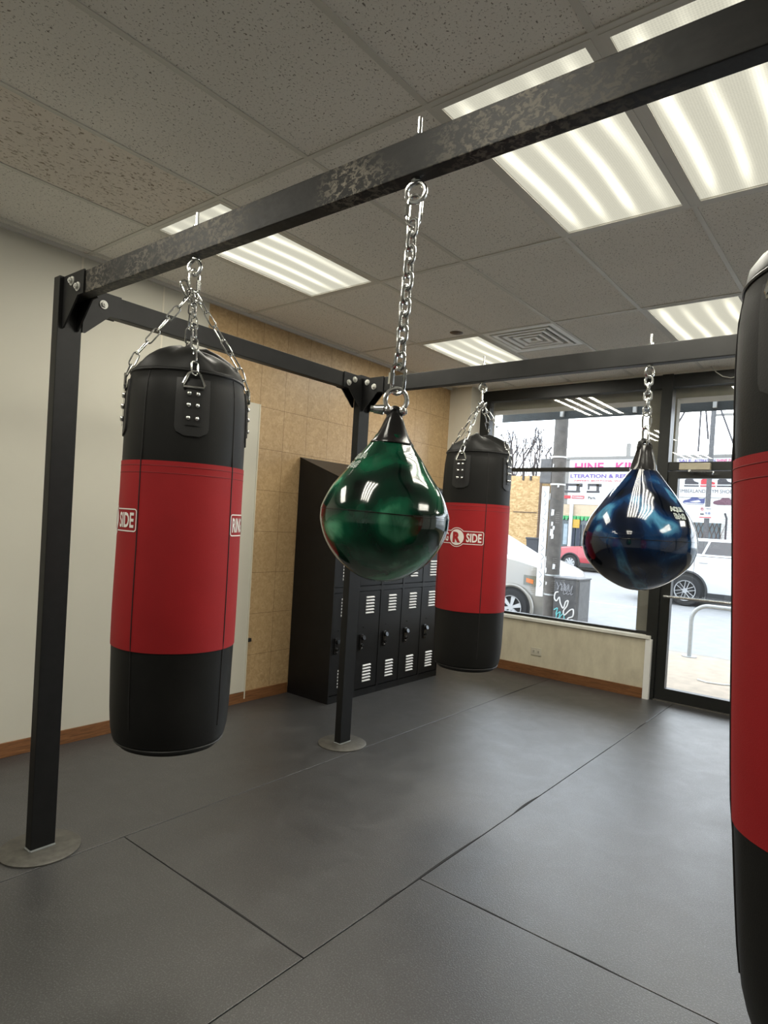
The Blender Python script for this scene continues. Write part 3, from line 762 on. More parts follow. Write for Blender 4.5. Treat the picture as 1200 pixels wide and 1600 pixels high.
# printed logos
LZ = 1.435
for ac in (90, 270):
    a0 = R(ac)
    def wrap(co, off=.0032): return skin(a0 + co.x / .1955, LZ + co.y, off)
    def poly(mb, pts, off):
        mb.b.faces.new([mb.b.verts.new(wrap(V((x, y, 0)), off)) for x, y in pts])
    def rr_pts(x0, x1, y0, y1, r, n=5, nx=10):
        P = []
        for cx, cy, q0 in ((x1 - r, y1 - r, 0), (x0 + r, y1 - r, 90), (x0 + r, y0 + r, 180), (x1 - r, y0 + r, 270)):
            for k in range(n): q = R(q0 + 90 * k / (n - 1)); P.append((cx + r * cos(q), cy + r * sin(q)))
        return P
    def loop(mb, pts, w, off=.0034, closed=True):
        """flat outline of width w along pts"""
        n = len(pts); den = []
        for i in range(n if closed else n - 1):
            p, q = V((*pts[i], 0)), V((*pts[(i + 1) % n], 0)); m = max(1, int((q - p).length / .012))
            den += [p.lerp(q, k / m) for k in range(m)]
        if not closed: den.append(V((*pts[-1], 0)))
        N = len(den); A = []; B = []
        for i in range(N):
            d = (den[(i + 1) % N] - den[i - 1]) if closed else (den[min(i + 1, N - 1)] - den[max(i - 1, 0)])
            d.normalize(); nn = V((-d.y, d.x, 0)) * w / 2
            A.append(mb.b.verts.new(wrap(den[i] + nn, off))); B.append(mb.b.verts.new(wrap(den[i] - nn, off)))
        for i in range(N if closed else N - 1): j = (i + 1) % N; mb.b.faces.new((A[i], A[j], B[j], B[i]))
    mb = MB(); hh = .034; LWD = .148; cr = .051
    # outline: left wing, circle bulge, right wing
    q0 = math.asin(hh / cr); P = []
    for k in range(5): q = R(90 * k / 4); P.append((-LWD + .008 - .008 * sin(q), -hh + .008 - .008 * cos(q)))
    P = [(-cr * cos(q0), hh)] + [(-LWD + .008 - .008 * sin(R(90 * k / 4)), hh - .008 + .008 * cos(R(90 * k / 4))) for k in range(5)] + [(-LWD + .008 - .008 * cos(R(90 * k / 4)), -hh + .008 - .008 * sin(R(90 * k / 4))) for k in range(5)]
    for k in range(13): q = pi + q0 + (pi - 2 * q0) * k / 12; P.append((cr * cos(q), cr * sin(q)))
    P += [(LWD - .008 + .008 * sin(R(90 * k / 4)), -hh + .008 - .008 * cos(R(90 * k / 4))) for k in range(5)] + [(LWD - .008 + .008 * cos(R(90 * k / 4)), hh - .008 + .008 * sin(R(90 * k / 4))) for k in range(5)]
    for k in range(13): q = q0 + (pi - 2 * q0) * k / 12; P.append((cr * cos(q), cr * sin(q)))
    loop(mb, P, .0036)
    # white disc of radius .038 (rings)
    N = 40; prev = [mb.b.verts.new(wrap(V((0, 0, 0)), .0034))]
    for rr in (.015, .029, .043):
        cur = [mb.b.verts.new(wrap(V((rr * cos(2 * pi * k / N), rr * sin(2 * pi * k / N), 0)), .0034)) for k in range(N)]
        for k in range(N):
            if len(prev) == 1: mb.b.faces.new((prev[0], cur[k], cur[(k + 1) % N]))
            else: mb.b.faces.new((prev[k], prev[(k + 1) % N], cur[(k + 1) % N], cur[k]))
        prev = cur
    def letters(body, xc, w, h, bold, mbt, off):
        b = text_fit(body, w, h, bold)
        bmesh.ops.subdivide_edges(b, edges=[e for e in b.edges if e.calc_length() > .012], cuts=1)
        bmesh.ops.triangulate(b, faces=b.faces)
        put(b, mbt, M.Translation((xc, 0, 0)), lambda co: wrap(co, off))
    letters('RING', -.097, .082, .048, .026, mb, .0034); letters('SIDE', .097, .082, .048, .026, mb, .0034)
    lg = mb.build('logo', 'print_white', band, smooth=False); lg['label'] = 'white RINGSIDE print with an R in a circle'
    mb = MB(); letters('R', 0, .048, .058, .06, mb, .0044); mb.build('letter', 'print_red', lg, smooth=False)

def hang(o, hx, hy, rz, tilt_axis=None, tilt=0, z=ZH):
    """hang o (built with its hook at height z above the floor) below (hx,hy)"""
    q = M.Rotation(tilt, 4, V(tilt_axis)) if tilt_axis else M.Identity(4)
    o.rotation_mode = 'QUATERNION'
    o.rotation_quaternion = (q @ M.Rotation(rz, 4, 'Z')).to_quaternion()
    L = z - o['base_z']; o.location = V((hx, hy, z)) + (q @ V((0, 0, -L)))
bag['base_z'] = ZBOT
b2 = copy_tree(bag); b3 = copy_tree(bag)
hang(bag, H1, Y1, R(56.7 + 5)); hang(b2, H1, Y2, R(31 - 118)); hang(b3, H3, Y1, R(2.3 - 33), (0, -1, 0), R(3.5))
tag(bag, 'black and red heavy bag hanging nearest the left post, before the white wall', 'punching bag')
tag(b2, 'black and red heavy bag hanging before the shop window, its round R print facing out', 'punching bag')
tag(b3, 'nearest black and red heavy bag, cut off by the right photo edge', 'punching bag')
b2.location.z -= .02
for o in (bag, b2, b3): del o['base_z']

# ---------------------------------------------------------------- teardrop water bags
def interp(tab, n):
    """smooth a (r, z) table with Catmull-Rom"""
    out = []
    for i in range(len(tab) - 1):
        p0, p1, p2, p3 = (V((*tab[max(0, min(len(tab) - 1, k))], 0)) for k in (i - 1, i, i + 1, i + 2))
        for k in range(n):
            u = k / n; q = .5 * ((2 * p1) + (p2 - p0) * u + (2 * p0 - 5 * p1 + 4 * p2 - p3) * u * u + (3 * p1 - p0 - 3 * p2 + p3) * u ** 3)
            out.append((max(0, q.x), q.y))
    out.append(tab[-1]); return out
def teardrop(name, label, mat_, tab, zmax, cap_prof, hook, seam_z, heavy, logo_at, ring_z, top_z):
    hx, hy, hz = hook
    o = thing(name, label, 'water bag', (hx, hy, zmax + tab[-1][1]), 'teardrop water bags on the rack')
    bz = zmax + tab[-1][1]; off = V((hx, hy, zmax))
    pr = interp(tab, 5)
    def fold(r, z, a):
        k = max(0, (z - tab[0][1] * .55) / (tab[0][1] * .45)) if tab[0][1] > 0 else 0
        return r * (1 + .05 * k * sin(5 * a) * sin(a * 2 + 1)), z
    MBody = MB(); MBody.lathe(pr, off, 96, fold)
    body = MBody.build('body', mat_, o, org=(hx, hy, zmax), angle=70)
    sr = max(r for r, z in pr)
    mb = MB(); n = 80; rs = min(pr, key=lambda p: abs(p[1] - seam_z) + (0 if p[1] > -.05 else 1))[0]
    mb.tube([off + V(((rs + .0002) * cos(2 * pi * k / n), (rs + .0002) * sin(2 * pi * k / n), seam_z)) for k in range(n)], .0011, 5, closed=True); mb.build('seam', 'cap_black', o)
    mb = MB(); mb.lathe(interp(cap_prof, 4), off, 48, lambda r, z, a: (r * (1 + .07 * sin(4 * a + 1) * min(1, max(0, (z - cap_prof[-1][1]) / .03))), z)); cap = mb.build('cap', 'cap_black', o, angle=60)
    return o, pr, off, cap
# the green one
off_g = V((-.024, -.018, 0))
gtab = [(.040, .200), (.050, .182), (.066, .160), (.079, .144), (.102, .111), (.135, .067), (.155, .022), (.158, 0), (.1555, -.026), (.139, -.069), (.106, -.112), (.060, -.144), (.028, -.155), (0, -.158)]
gcap = [(.0, .262), (.010, .260), (.017, .251), (.024, .238), (.0305, .221), (.039, .203), (.047, .190), (.0535, .1815), (.0535, .1785), (.048, .178)]
gz = 1.487
go, gpr, goff, gcapo = teardrop('water_bag', 'glossy green teardrop water bag hanging in the middle on a long chain', 'vinyl_green', gtab, gz, gcap, (H2, Y1, 2.28), .008, True, 0, 0, 0)
def ear(parent, c, rad, thick, hole, mat_='cap_black', ang=0):
    """flat loop standing on the cap"""
    mb = MB(); u = V((cos(ang), sin(ang), 0))
    pts = [c + (u * cos(a) * .8 + V((0, 0, 1)) * sin(a)) * (rad - thick / 2) for a in (2 * pi * k / 22 for k in range(22))]
    mb.tube(pts, thick / 2 * 1.15, 8, closed=True); return mb.build('ear', mat_, parent)
ec = V((H2, Y1, gz + .252)); ear(gcapo, ec, .022, .017, .008, ang=R(40))
# bow shackle: ring through the ear, pin to the left
mb = MB(); u = V((cos(R(35)), sin(R(35)), 0)); w = V((0, 0, 1)); sc_ = ec + V((0, 0, .014))
bow = [sc_ + u * (.0265 * cos(a)) + w * (.022 + .0275 * sin(a)) for a in (R(-62 + 304 * k / 26) for k in range(27))]
mb.tube(bow, .0062, 10)
pin = sc_ - w * .004
mb.tube([pin - u * .034, pin + u * .030], .0060, 10); mb.tube([pin - u * .052, pin - u * .028], [.010, .0125], 12); mb.tube([pin - u * .060, pin - u * .052], .008, 10)
for s in (-1, 1): mb.ball(pin + u * .0185 * s, .0115, 10)
mb.build('shackle', 'zinc', go)
top_g = V((H2, Y1, 2.272)); bot_g = sc_ + V((0, 0, .050))
mb = MB(); d = bot_g - top_g
mb.chain(top_g - V((0, 0, .060)), bot_g + V((0, 0, .052)), .044, .026, .0046, hint=(1, .4, 0)); mb.build('chain', 'zinc', go)
for c in (top_g - V((0, 0, .034)), bot_g + V((0, 0, .024))):
    mb = MB(); mb.link(c, (0, 0, 1), (.9, .5, 0), .074, .032, .0046); mb.tube([c + V((-.0145, -.008, -.014)), c + V((-.0145, -.008, .014))], .0076, 6); mb.build('quick_link', 'chrome', go)
# the blue one
btab = [(.052, .362), (.057, .345), (.082, .312), (.110, .276), (.150, .226), (.185, .175), (.225, .113), (.252, .045), (.258, 0), (.254, -.045), (.228, -.105), (.166, -.168), (.100, -.208), (.045, -.228), (0, -.233)]
bcap = [(.0, .468), (.014, .466), (.027, .456), (.035, .436), (.041, .412), (.049, .382), (.0585, .350), (.0605, .343), (.0605, .339), (.054, .338)]
bz = 1.452
bo, bpr, boff, bcapo = teardrop('water_bag', 'larger dark blue teardrop water bag hanging on a short chain before the door', 'vinyl_blue', btab, bz, bcap, (H2, Y2, 2.26), .012, True, 0, 0, 0)
ec2 = V((H2, Y2, bz + .452)); ear(bcapo, ec2 - V((0, 0, .004)), .046, .022, .02, ang=R(50))
mb = MB(); u2 = V((cos(R(50)), sin(R(50)), 0)); n2 = V((-sin(R(50)), cos(R(50)), 0))
mb.link(ec2 + V((0, 0, .050)), (0, 0, 1), n2, .098, .044, .0065); mb.tube([ec2 + V((0, 0, .024)) - n2 * .034, ec2 + V((0, 0, .024)) + n2 * .036], .0065, 10); mb.tube([ec2 + V((0, 0, .024)) + n2 * .026, ec2 + V((0, 0, .024)) + n2 * .044], .0125, 10)
mb.build('shackle', 'zinc', bo)
tb = V((H2, Y2, 2.250)); lb = ec2 + V((0, 0, .094))
mb = MB(); mb.chain(tb - V((0, 0, .012)), lb + V((0, 0, .062)), .052, .032, .0056, hint=(1, .5, 0)); mb.build('chain', 'zinc', bo)
mb = MB(); c = lb + V((0, 0, .032)); mb.link(c, (0, 0, 1), (.9, .5, 0), .078, .034, .0052); mb.tube([c + V((.015, .008, -.014)), c + V((.015, .008, .014))], .0085, 6); mb.build('quick_link', 'chrome', bo)
# logos: outlined letters wrapped on the drops
def drop_logo(o, pr, off, az, zc, body, w, h, lean=0):
    def surf(co):
        # co.y measured along the meridian from zc
        z = zc + co.y
        best = 0
        P = sorted(pr, key=lambda p: p[1])
        for (r0, z0), (r1, z1) in zip(P, P[1:]):
            if z0 <= z <= z1 and z1 > z0: best = r0 + (r1 - r0) * (z - z0) / (z1 - z0); break
        a = az + co.x / max(.02, best); r = best + .0016
        return V((off.x + r * sin(a), off.y - r * cos(a), off.z + z + .0008))
    mb = MB()
    for i, line in enumerate(body):
        b = text_fit(line, w * (1 if i == 0 else .82), h, .03)
        bmesh.ops.triangulate(b, faces=b.faces)
        # outline only: take boundary edges and give them width
        m = M.Translation((0, (.5 - i) * h * 1.25, 0)); bmesh.ops.transform(b, matrix=m, verts=b.verts)
        for e in b.edges:
            if len(e.link_faces) != 1: continue
            p, q = e.verts[0].co.copy(), e.verts[1].co.copy(); d = q - p
            if d.length < 1e-5: continue
            nn = V((-d.y, d.x, 0)).normalized() * h * .05
            vs = [mb.b.verts.new(surf(x)) for x in (p + nn, q + nn, q - nn, p - nn)]; mb.b.faces.new(vs)
        b.free()
    return mb.build('logo', 'print_outline', o, smooth=False)
lg = drop_logo(go, gpr, goff, R(38 - 62), .128, ['AQUA', 'BAG'], .062, .017); lg['label'] = 'outlined white AQUA BAG print'
lg = drop_logo(bo, bpr, boff, R(17 + 50), .140, ['AQUA', 'BAG'], .085, .024); lg['label'] = 'outlined white AQUA BAG print'
# the green bag swings slightly to the left of its hook
q = M.Rotation(R(2.1), 4, V((-.788, -.615, 0)).cross(V((0, 0, -1))) * -1)
L = 2.282 - go.location.z; go.rotation_mode = 'QUATERNION'; go.rotation_quaternion = q.to_quaternion(); go.location = V((H2, Y1, 2.282)) + (q @ V((0, 0, -L)))

# ---------------------------------------------------------------- outdoors
KZ, SZ = -.2, -.28
CY = 10.2
mb = MB(); mb.box(-40, 30, 6.2, CY - .15, KZ - .6, KZ); struct(mb.build('ground', 'sidewalk', smooth=False))
mb = MB(); mb.box(-40, 30, CY - .15, CY, KZ - .6, KZ, bev=.01); struct(mb.build('trim_8', 'curb_stone', smooth=False))
mb = MB(); mb.prism([(CY, -.8), (CY, -.36), (14, -.31), (18, SZ), (22, -.265), (29.6, SZ), (29.6, -.8)], (-60, 0, 0), (0, 1, 0), (0, 0, 1), (110, 0, 0)); struct(mb.build('road', 'asphalt', smooth=False))
mb = MB(); mb.box(-60, 50, 29.6, 90, SZ - .2, -.05); struct(mb.build('ground', 'concrete_light', smooth=False))
mb = MB()
for k in range(-8, 6): mb.box(-6.9 + k * 6, -4.6 + k * 6, 16.2, 16.32, -.297, -.288)
tag(mb.build('lane_marking', 'lane_paint', smooth=False), 'broken white line painted on the street', 'road marking', kind='structure')

# awning and roll-shutter frame over the shop front
t = thing('awning', 'dark grey fabric awning over the shop front, outside the window', 'awning', (-1.2, 6.6, 2.82))
mb = MB(); mb.box(-4.0, 3.2, 7.19, 7.21, 2.82, 2.94); mb.build('valance', 'awning_dark', t, smooth=False)
mb = MB(); mb.prism([(6.35, 3.62), (7.21, 2.94), (7.21, 2.925), (6.35, 3.60)], (-4.0, 0, 0), (0, 1, 0), (0, 0, 1), (7.2, 0, 0)); mb.build('canopy', 'awning_dark', t, smooth=False)
for x in (-3.19, -2.34, -1.53, -.6, .4): MB().box(x - .018, x + .018, 7.15, 7.188, 2.845, 2.945).build('bracket', 'band_white', t, smooth=False)
t = thing('shutter_housing', 'beige roll shutter box and guide rails outside the window', 'shutter', (-1.2, 6.4, -.2))
MB().box(-3.75, 3.2, 6.25, 6.5, 2.775, 3.1).build('box', 'shutter_beige', t, smooth=False)
for x0, x1 in ((-3.75, -3.63), (-1.9, -1.655), (-.6, -.4)): MB().box(x0, x1, 6.25, 6.36, KZ, 2.775).build('guide_rail', 'shutter_beige', t, smooth=False)

# bike rack
t = thing('bike_rack', 'galvanized bent pipe bike rack on the sidewalk outside the door', 'bike rack', (-2.22, 9.83, KZ))
pts = [(-2.22, 9.83, KZ + .01), (-2.22, 9.83, .33)] + [(-2.22 + .22 * (1 - cos(R(q))), 9.83, .33 + .22 * sin(R(q))) for q in range(10, 91, 10)]
pts += [(-1.2, 9.83, .55)] + [(-1.2 + .22 * sin(R(q)), 9.83, .33 + .22 * cos(R(q))) for q in range(10, 91, 10)] + [(-.98, 9.83, KZ + .01)]
MB().tube(pts, .029, 12).build('pipe', 'galvanized', t)
for x in (-2.22, -.98): MB().lathe([(0, .012), (.10, .012), (.10, .0), (0, .0)], (x, 9.83, KZ), 20).build('foot_plate', 'galvanized', t)
mb = MB(); pts = [(-1.76, 8.29, KZ + .008), (-1.65, 8.22, KZ + .008), (-1.5, 8.26, KZ + .008), (-1.35, 8.36, KZ + .008), (-1.2, 8.44, KZ + .008)]
mb.tube(pts, .012, 6); tag(mb.build('cord', 'band_white', org=pts[0]), 'thin white cord lying on the sidewalk outside the door', 'cord')

# utility pole with band, sign strip and box
px, py = -4.135, 9.3
t = thing('utility_pole', 'thick grey weathered utility pole standing by the curb left of the graffiti box', 'utility pole', (px, py, KZ))
mb = MB(); mb.lathe([(.0, 6.4), (.098, 6.4), (.1, 4.0), (.106, 1.5), (.112, .3), (.118, KZ), (0, KZ)], (px, py, 0), 28); mb.build('shaft', 'pole_wood', t)
for z, m_ in ((2.62, 'band_white'), (2.20, 'band_white'), (.80, 'galvanized'), (.50, 'galvanized')):
    mb = MB(); mb.lathe([(.108, z + .012), (.1145, z + .012), (.1145, z - .012), (.108, z - .012)], (px, py, 0), 28); mb.build('band', m_, t)
mb = MB(); mb.box(px - .285, px - .09, py - .06, py + .08, 2.22, 2.60, bev=.01); mb.build('junction_box', 'box_side', t)
mb = MB(); mb.box(px - .235, px - .11, py - .055, py - .035, .45, 2.17, bev=.004); sgn = mb.build('sign_strip', 'sign_white', t)
mb = MB()
for k in range(11):
    z = 2.1 - k * .14
    mb.tube([(px - .2 + .015 * ((k * 7) % 3), py - .0565, z), (px - .16 + .01 * (k % 4), py - .0565, z - .05), (px - .19 + .012 * (k % 3), py - .0565, z - .1)], .004, 4)
mb.build('scribble', 'graffiti_grey', sgn)
mb = MB()
for k in range(16):
    a = random.uniform(-1.5, 1.0); z = random.uniform(.5, 2.9); s_ = random.uniform(.02, .05)
    rr = .1135
    vs = [mb.b.verts.new((px + rr * sin(a + u), py - rr * cos(a + u), z + v)) for u, v in ((-s_ * 5, -s_), (s_ * 4, -s_ * .8), (s_ * 5, s_), (-s_ * 4, s_ * 1.2))]
    mb.b.faces.new(vs)
mb.build('paper_scrap', 'sign_white', t, smooth=False)

# graffiti box
t = thing('street_box', 'dark grey metal street box covered in graffiti beside the utility pole', 'street box', (-3.77, 9.22, KZ))
bx0, bx1, by0, by1 = -3.96, -3.58, 9.0, 9.45
MB().box(bx0, bx1, by0, by1, KZ, .775, bev=.008).build('body', 'box_grey', t)
MB().box(bx0 - .012, bx1 + .012, by0 - .012, by1 + .012, .775, .80, bev=.006).build('lid', 'box_side', t)
MB().box(bx1, bx1 + .004, by0 + .02, by1 - .02, KZ + .05, .75).build('side_panel', 'box_side', t, smooth=False)
def scribble(pts, r, mat_, n=5):
    P = [V((bx0 + u * (bx1 - bx0), by0 - .004, KZ + v * .975)) for u, v in pts]
    Q = []
    for i in range(len(P) - 1):
        p0, p1, p2, p3 = (P[max(0, min(len(P) - 1, k))] for k in (i - 1, i, i + 1, i + 2))
        for k in range(n):
            x = k / n; Q.append(.5 * ((2 * p1) + (p2 - p0) * x + (2 * p0 - 5 * p1 + 4 * p2 - p3) * x * x + (3 * p1 - p0 - 3 * p2 + p3) * x ** 3))
    Q.append(P[-1]); return MB().tube(Q, r, 6).build('graffiti', mat_, t)
scribble([(.20, .80), (.08, .78), (.05, .70), (.14, .66), (.25, .72), (.30, .64), (.44, .56), (.52, .66), (.62, .68), (.58, .60), (.46, .52), (.50, .46), (.70, .54), (.84, .56), (.84, .46), (.66, .42), (.60, .34), (.76, .40), (.90, .38), (.86, .26), (.70, .24), (.64, .32)], .011, 'graffiti_white')
for k in range(4):
    scribble([(.06 + .1 * (k % 2), .52 - .08 * k), (.20, .55 - .08 * k), (.16, .46 - .08 * k), (.32, .50 - .08 * k), (.30, .42 - .08 * k), (.46, .48 - .08 * k), (.5, .40 - .08 * k)], .009, 'graffiti_cyan')
for k in range(3):
    scribble([(.10 + .15 * k, .95), (.20 + .15 * k, .86), (.14 + .15 * k, .84), (.30 + .15 * k, .93), (.34 + .15 * k, .82), (.46 + .15 * k, .92), (.4 + .15 * k, .78), (.55 + .12 * k, .80)], .006, 'graffiti_grey')

# ---- cars
def wheel(parent, c, r, rim, spokes, side=-1, mat_rim='rim_silver', w=.22):
    outline = mat_rim == 'rim_dark'
    x, y, z = c
    mb = MB(); P = [(r * .66, -.02), (r * .70, 0), (r * .92, 0), (r, .03), (r, w), (r * .66, w)]
    rings = [[mb.b.verts.new((x + a * cos(2 * pi * k / 40), y + b, z + a * sin(2 * pi * k / 40))) for k in range(40)] for a, b in P]
    for A, B in zip(rings, rings[1:]):
        for k in range(40): mb.b.faces.new((A[k], A[(k + 1) % 40], B[(k + 1) % 40], B[k]))
    o = mb.build('wheel', 'tire', parent, org=c)
    mb = MB(); mb.tube([(x, y + .05, z), (x, y + .06, z)], r * .66, 36); mb.build('hub_disc', 'rim_dark', o)
    mb = MB(); mb.tube([(x + r * .64 * cos(2 * pi * k / 40), y + .0, z + r * .64 * sin(2 * pi * k / 40)) for k in range(40)], r * .045, 6, closed=True)
    mb.tube([(x, y - .004, z), (x, y + .05, z)], r * .16, 20)
    for k in range(spokes):
        a = 2 * pi * k / spokes + .3; d = V((cos(a), 0, sin(a))); n = V((-sin(a), 0, cos(a))); c0 = V((x, y, z))
        A = [c0 + d * r * .12 - n * r * .07, c0 + d * r * .12 + n * r * .07, c0 + d * r * .64 + n * r * .13, c0 + d * r * .64 - n * r * .13]
        vs = [mb.b.verts.new(p) for p in A]; ws = [mb.b.verts.new(p + V((0, .035, 0))) for p in A]
        mb.b.faces.new(vs); mb.b.faces.new(ws[::-1])
        for i in range(4): mb.b.faces.new((vs[(i + 1) % 4], vs[i], ws[i], ws[(i + 1) % 4]))
        if outline: mb.tube([p + V((0, -.006, 0)) for p in (A[1], A[2], A[3], A[0])], r * .022, 5, closed=False)
    ro_ = mb.build('rim', 'rim_silver' if outline else mat_rim, o, smooth=False)
    if outline:
        mb = MB()
        for k in range(spokes):
            a = 2 * pi * k / spokes + .3; d = V((cos(a), 0, sin(a))); n = V((-sin(a), 0, cos(a))); c0 = V((x, y - .003, z))
            mb.b.faces.new([mb.b.verts.new(p) for p in (c0 + d * r * .12 - n * r * .05, c0 + d * r * .12 + n * r * .05, c0 + d * r * .60 + n * r * .10, c0 + d * r * .60 - n * r * .10)])
        mb.build('spoke_inlay', 'rim_dark', ro_, smooth=False)
    return o
def car(label, x0, ys, zg, L, W, H, mat_, face, wr, wheels, hood, belt, cab, rim, spokes, cladding):
    """x0 = rear/left end, ys = near side plane; face=+1 drives to +x. wheels: offsets from the left end; cab: (base rear, roof rear, roof front, base front) offsets; all along +x"""
    t = thing('car', label, 'car', (x0 + L / 2, ys + W / 2, zg))
    zr = zg + .24                                             # sill height
    st = []
    n = 44
    cb0, cr0, cr1, cb1 = cab
    def top(u):
        if face > 0:
            if u > cb1: v = (u - cb1) / (L - cb1); return belt + (hood - belt) * v ** 1.6 if v < .93 else hood - (v - .93) / .07 * .10
            return belt if u > .12 else belt - (.12 - u) / .12 * .06
        if u < cb0: v = (cb0 - u) / cb0; return belt + (hood - belt) * v ** 1.6 if v < .93 else hood - (v - .93) / .07 * .10
        return belt if u < L - .12 else belt - (u - L + .12) / .12 * .06
    def half(u):                                             # plan taper at both ends
        e = min(u, L - u); k = .36 if (u > L / 2) == (face > 0) else .14; return W / 2 * (1 if e > .75 else 1 - k * (1 - e / .75) ** 2.0)
    mb = MB(); rows = []
    for i in range(n + 1):
        u = L * i / n; hw = half(u); zt = zg + top(u); e = min(u, L - u); bz_ = zr + (.10 * (1 - e / .25) if e < .25 else 0)
        sec = [(0, zt + .025), (hw * .55, zt + .02), (hw * .86, zt - .005), (hw * .95, zt - .045), (hw * .985, zt - .16), (hw, zg + .62), (hw * .995, zg + .45), (hw * .98, bz_ + .05), (hw * .95, bz_), (0, bz_)]
        full = [(a, b) for a, b in sec] + [(-a, b) for a, b in sec[-2:0:-1]]
        rows.append([mb.b.verts.new((x0 + u, ys + W / 2 + a, b)) for a, b in full])
    m = len(rows[0])
    for A, B in zip(rows, rows[1:]):
        for k in range(m): mb.b.faces.new((A[k], A[(k + 1) % m], B[(k + 1) % m], B[k]))
    mb.b.faces.new(rows[0]); mb.b.faces.new(rows[-1][::-1])
    mb.build('body', mat_, t, angle=40)
    # cabin with glass
    hb, hr = W / 2 * .93, W / 2 * .74; zb_, zt_ = zg + belt - .02, zg + H
    def cabsec(z, grow=0):
        v = (z - zb_) / (zt_ - zb_); return (cb0 + (cr0 - cb0) * v, cb1 + (cr1 - cb1) * v, hb + (hr - hb) * v)
    mb = MB(); rws = []
    for v in (0, .5, .84, .95, 1.0):
        z = zb_ + (zt_ - zb_) * v; a, b, hw = cabsec(z); s = 0 if v < .95 else (.012 if v < 1 else .06)
        a += s * 1.5; b -= s * 1.5; hw -= s
        rws.append([mb.b.verts.new((x0 + xx, ys + W / 2 + yy, z)) for xx, yy in ((a, -hw), (b, -hw), (b, hw), (a, hw))])
    for A, B in zip(rws, rws[1:]):
        for k in range(4): mb.b.faces.new((A[k], A[(k + 1) % 4], B[(k + 1) % 4], B[k]))
    mb.b.faces.new(rws[-1]); mb.build('cabin', mat_, t, angle=30)
    def side_pt(u, z, s): a, b, hw = cabsec(z); return V((x0 + u, ys + W / 2 + s * (hw + .006), z))
    z0, z1 = zb_ + .05, zb_ + (zt_ - zb_) * .84
    spans = []; a0, b0, _ = cabsec(z0); a1, b1, _ = cabsec(z1)
    nw = 3 if (cb1 - cb0) > 2.6 else 2
    for s in (-1, 1):
        for k in range(nw):
            f0, f1 = k / nw, (k + 1) / nw; g_ = .03
            def lerp(a, b, f): return a + (b - a) * f
            P = [(lerp(a0 + .12, b0 - .12, f0) + g_, z0), (lerp(a0 + .12, b0 - .12, f1) - g_, z0), (lerp(a1 + .1, b1 - .1, f1) - g_, z1), (lerp(a1 + .1, b1 - .1, f0) + g_, z1)]
            if k == 0 and face > 0: P = [(P[0][0] + .06, z0 + .12), (P[1][0], z0), P[2], P[3]]
            mb = MB(); A = [mb.b.verts.new(side_pt(u, z, s)) for u, z in P]; mb.b.faces.new(A); mb.build('side_window', 'car_glass', t, smooth=False)
    for end in (0, 1):                                       # windscreen and rear window
        mb = MB(); A = []
        for z, ins in ((z0, .06), (z0, -.06), (z1, -.06), (z1, .06)):
            a, b, hw = cabsec(z); xx = (b + .008) if end else (a - .008)
            A.append(mb.b.verts.new((x0 + xx, ys + W / 2 + (-(hw - .07) if ins > 0 else (hw - .07)), z)))
        mb.b.faces.new(A); mb.build('windscreen', 'car_glass', t, smooth=False)
    zc = zg + wr
    for wx in wheels:
        for s in (-1, 1):
            yy = ys - .012 if s < 0 else ys + W - .20
            mb = MB(); y_ = ys - .004 if s < 0 else ys + W + .004
            N = 30; A = [mb.b.verts.new((x0 + wx + wr * 1.2 * cos(a), y_, max(zr - .02, zc + wr * 1.2 * sin(a)))) for a in (2 * pi * k / N for k in range(N))]
            mb.b.faces.new(A); mb.build('wheel_well', 'void_black', t, smooth=False)
            mb = MB(); mb.tube([(x0 + wx + wr * 1.22 * cos(a), y_, zc + wr * 1.22 * sin(a)) for a in (R(-8 + 196 * k / 24) for k in range(25))], .035, 8)
            mb.build('arch_flare', cladding or mat_, t)
            if s < 0: wheel(t, (x0 + wx, yy - .02, zc), wr, .66, spokes, mat_rim=rim)
            else:
                o = MB().tube([(x0 + wx, ys + W - .22, zc), (x0 + wx, ys + W - .0, zc)], wr, 32).build('wheel', 'tire', t)
    if cladding:
        mb = MB(); mb.box(x0 + wheels[0] + wr * 1.2, x0 + wheels[1] - wr * 1.2, ys - .01, ys + .03, zr - .03, zr + .16, bev=.01); mb.build('rocker_trim', cladding, t)
    # handles and door cuts
    for f in (.36, .62):
        xx = x0 + cb0 + (cb1 - cb0) * f
        mb = MB(); mb.box(xx - .11, xx + .11, ys - .018, ys + .03, zg + belt - .20, zg + belt - .165, bev=.008); mb.build('door_handle', 'rim_silver' if not cladding else mat_, t)
        mb = MB(); mb.box(xx - .22, xx - .214, ys + .002, ys + .03, zr + .16, zg + belt - .08); mb.build('door_gap', 'car_trim', t, smooth=False)
    # lights and bumper
    fx = x0 + L if face > 0 else x0; s = face
    def corner(name, d0, d1, z0_, z1_, mat_, par, grow=.03):
        """patch on the near or far front corner, d = distance back from the nose"""
        for side in (-1, 1):
            if side > 0 and name == 'turn_signal': continue
            mb = MB(); A = []; N = 10
            for i in range(N + 1):
                d = d0 + (d1 - d0) * i / N; u = L - d if face > 0 else d; hw = half(u) * .985 + grow; y = ys + W / 2 + side * hw
                sl = .03 * i / N
                A.append([mb.b.verts.new((x0 + u, y, z0_ + sl)), mb.b.verts.new((x0 + u, y - side * .004, z1_ - .02 + sl)), mb.b.verts.new((x0 + u, y - side * .08, z1_ - .02 + sl)), mb.b.verts.new((x0 + u, y - side * .08, z0_ + sl))])
            for P, Q in zip(A, A[1:]):
                for k in range(4): mb.b.faces.new((P[k], P[(k + 1) % 4], Q[(k + 1) % 4], Q[k]))
            mb.b.faces.new(A[0]); mb.b.faces.new(A[-1][::-1])
            o = mb.build(name, mat_, par if side < 0 or name != 'headlight' else t, smooth=False)
            if side < 0: first = o
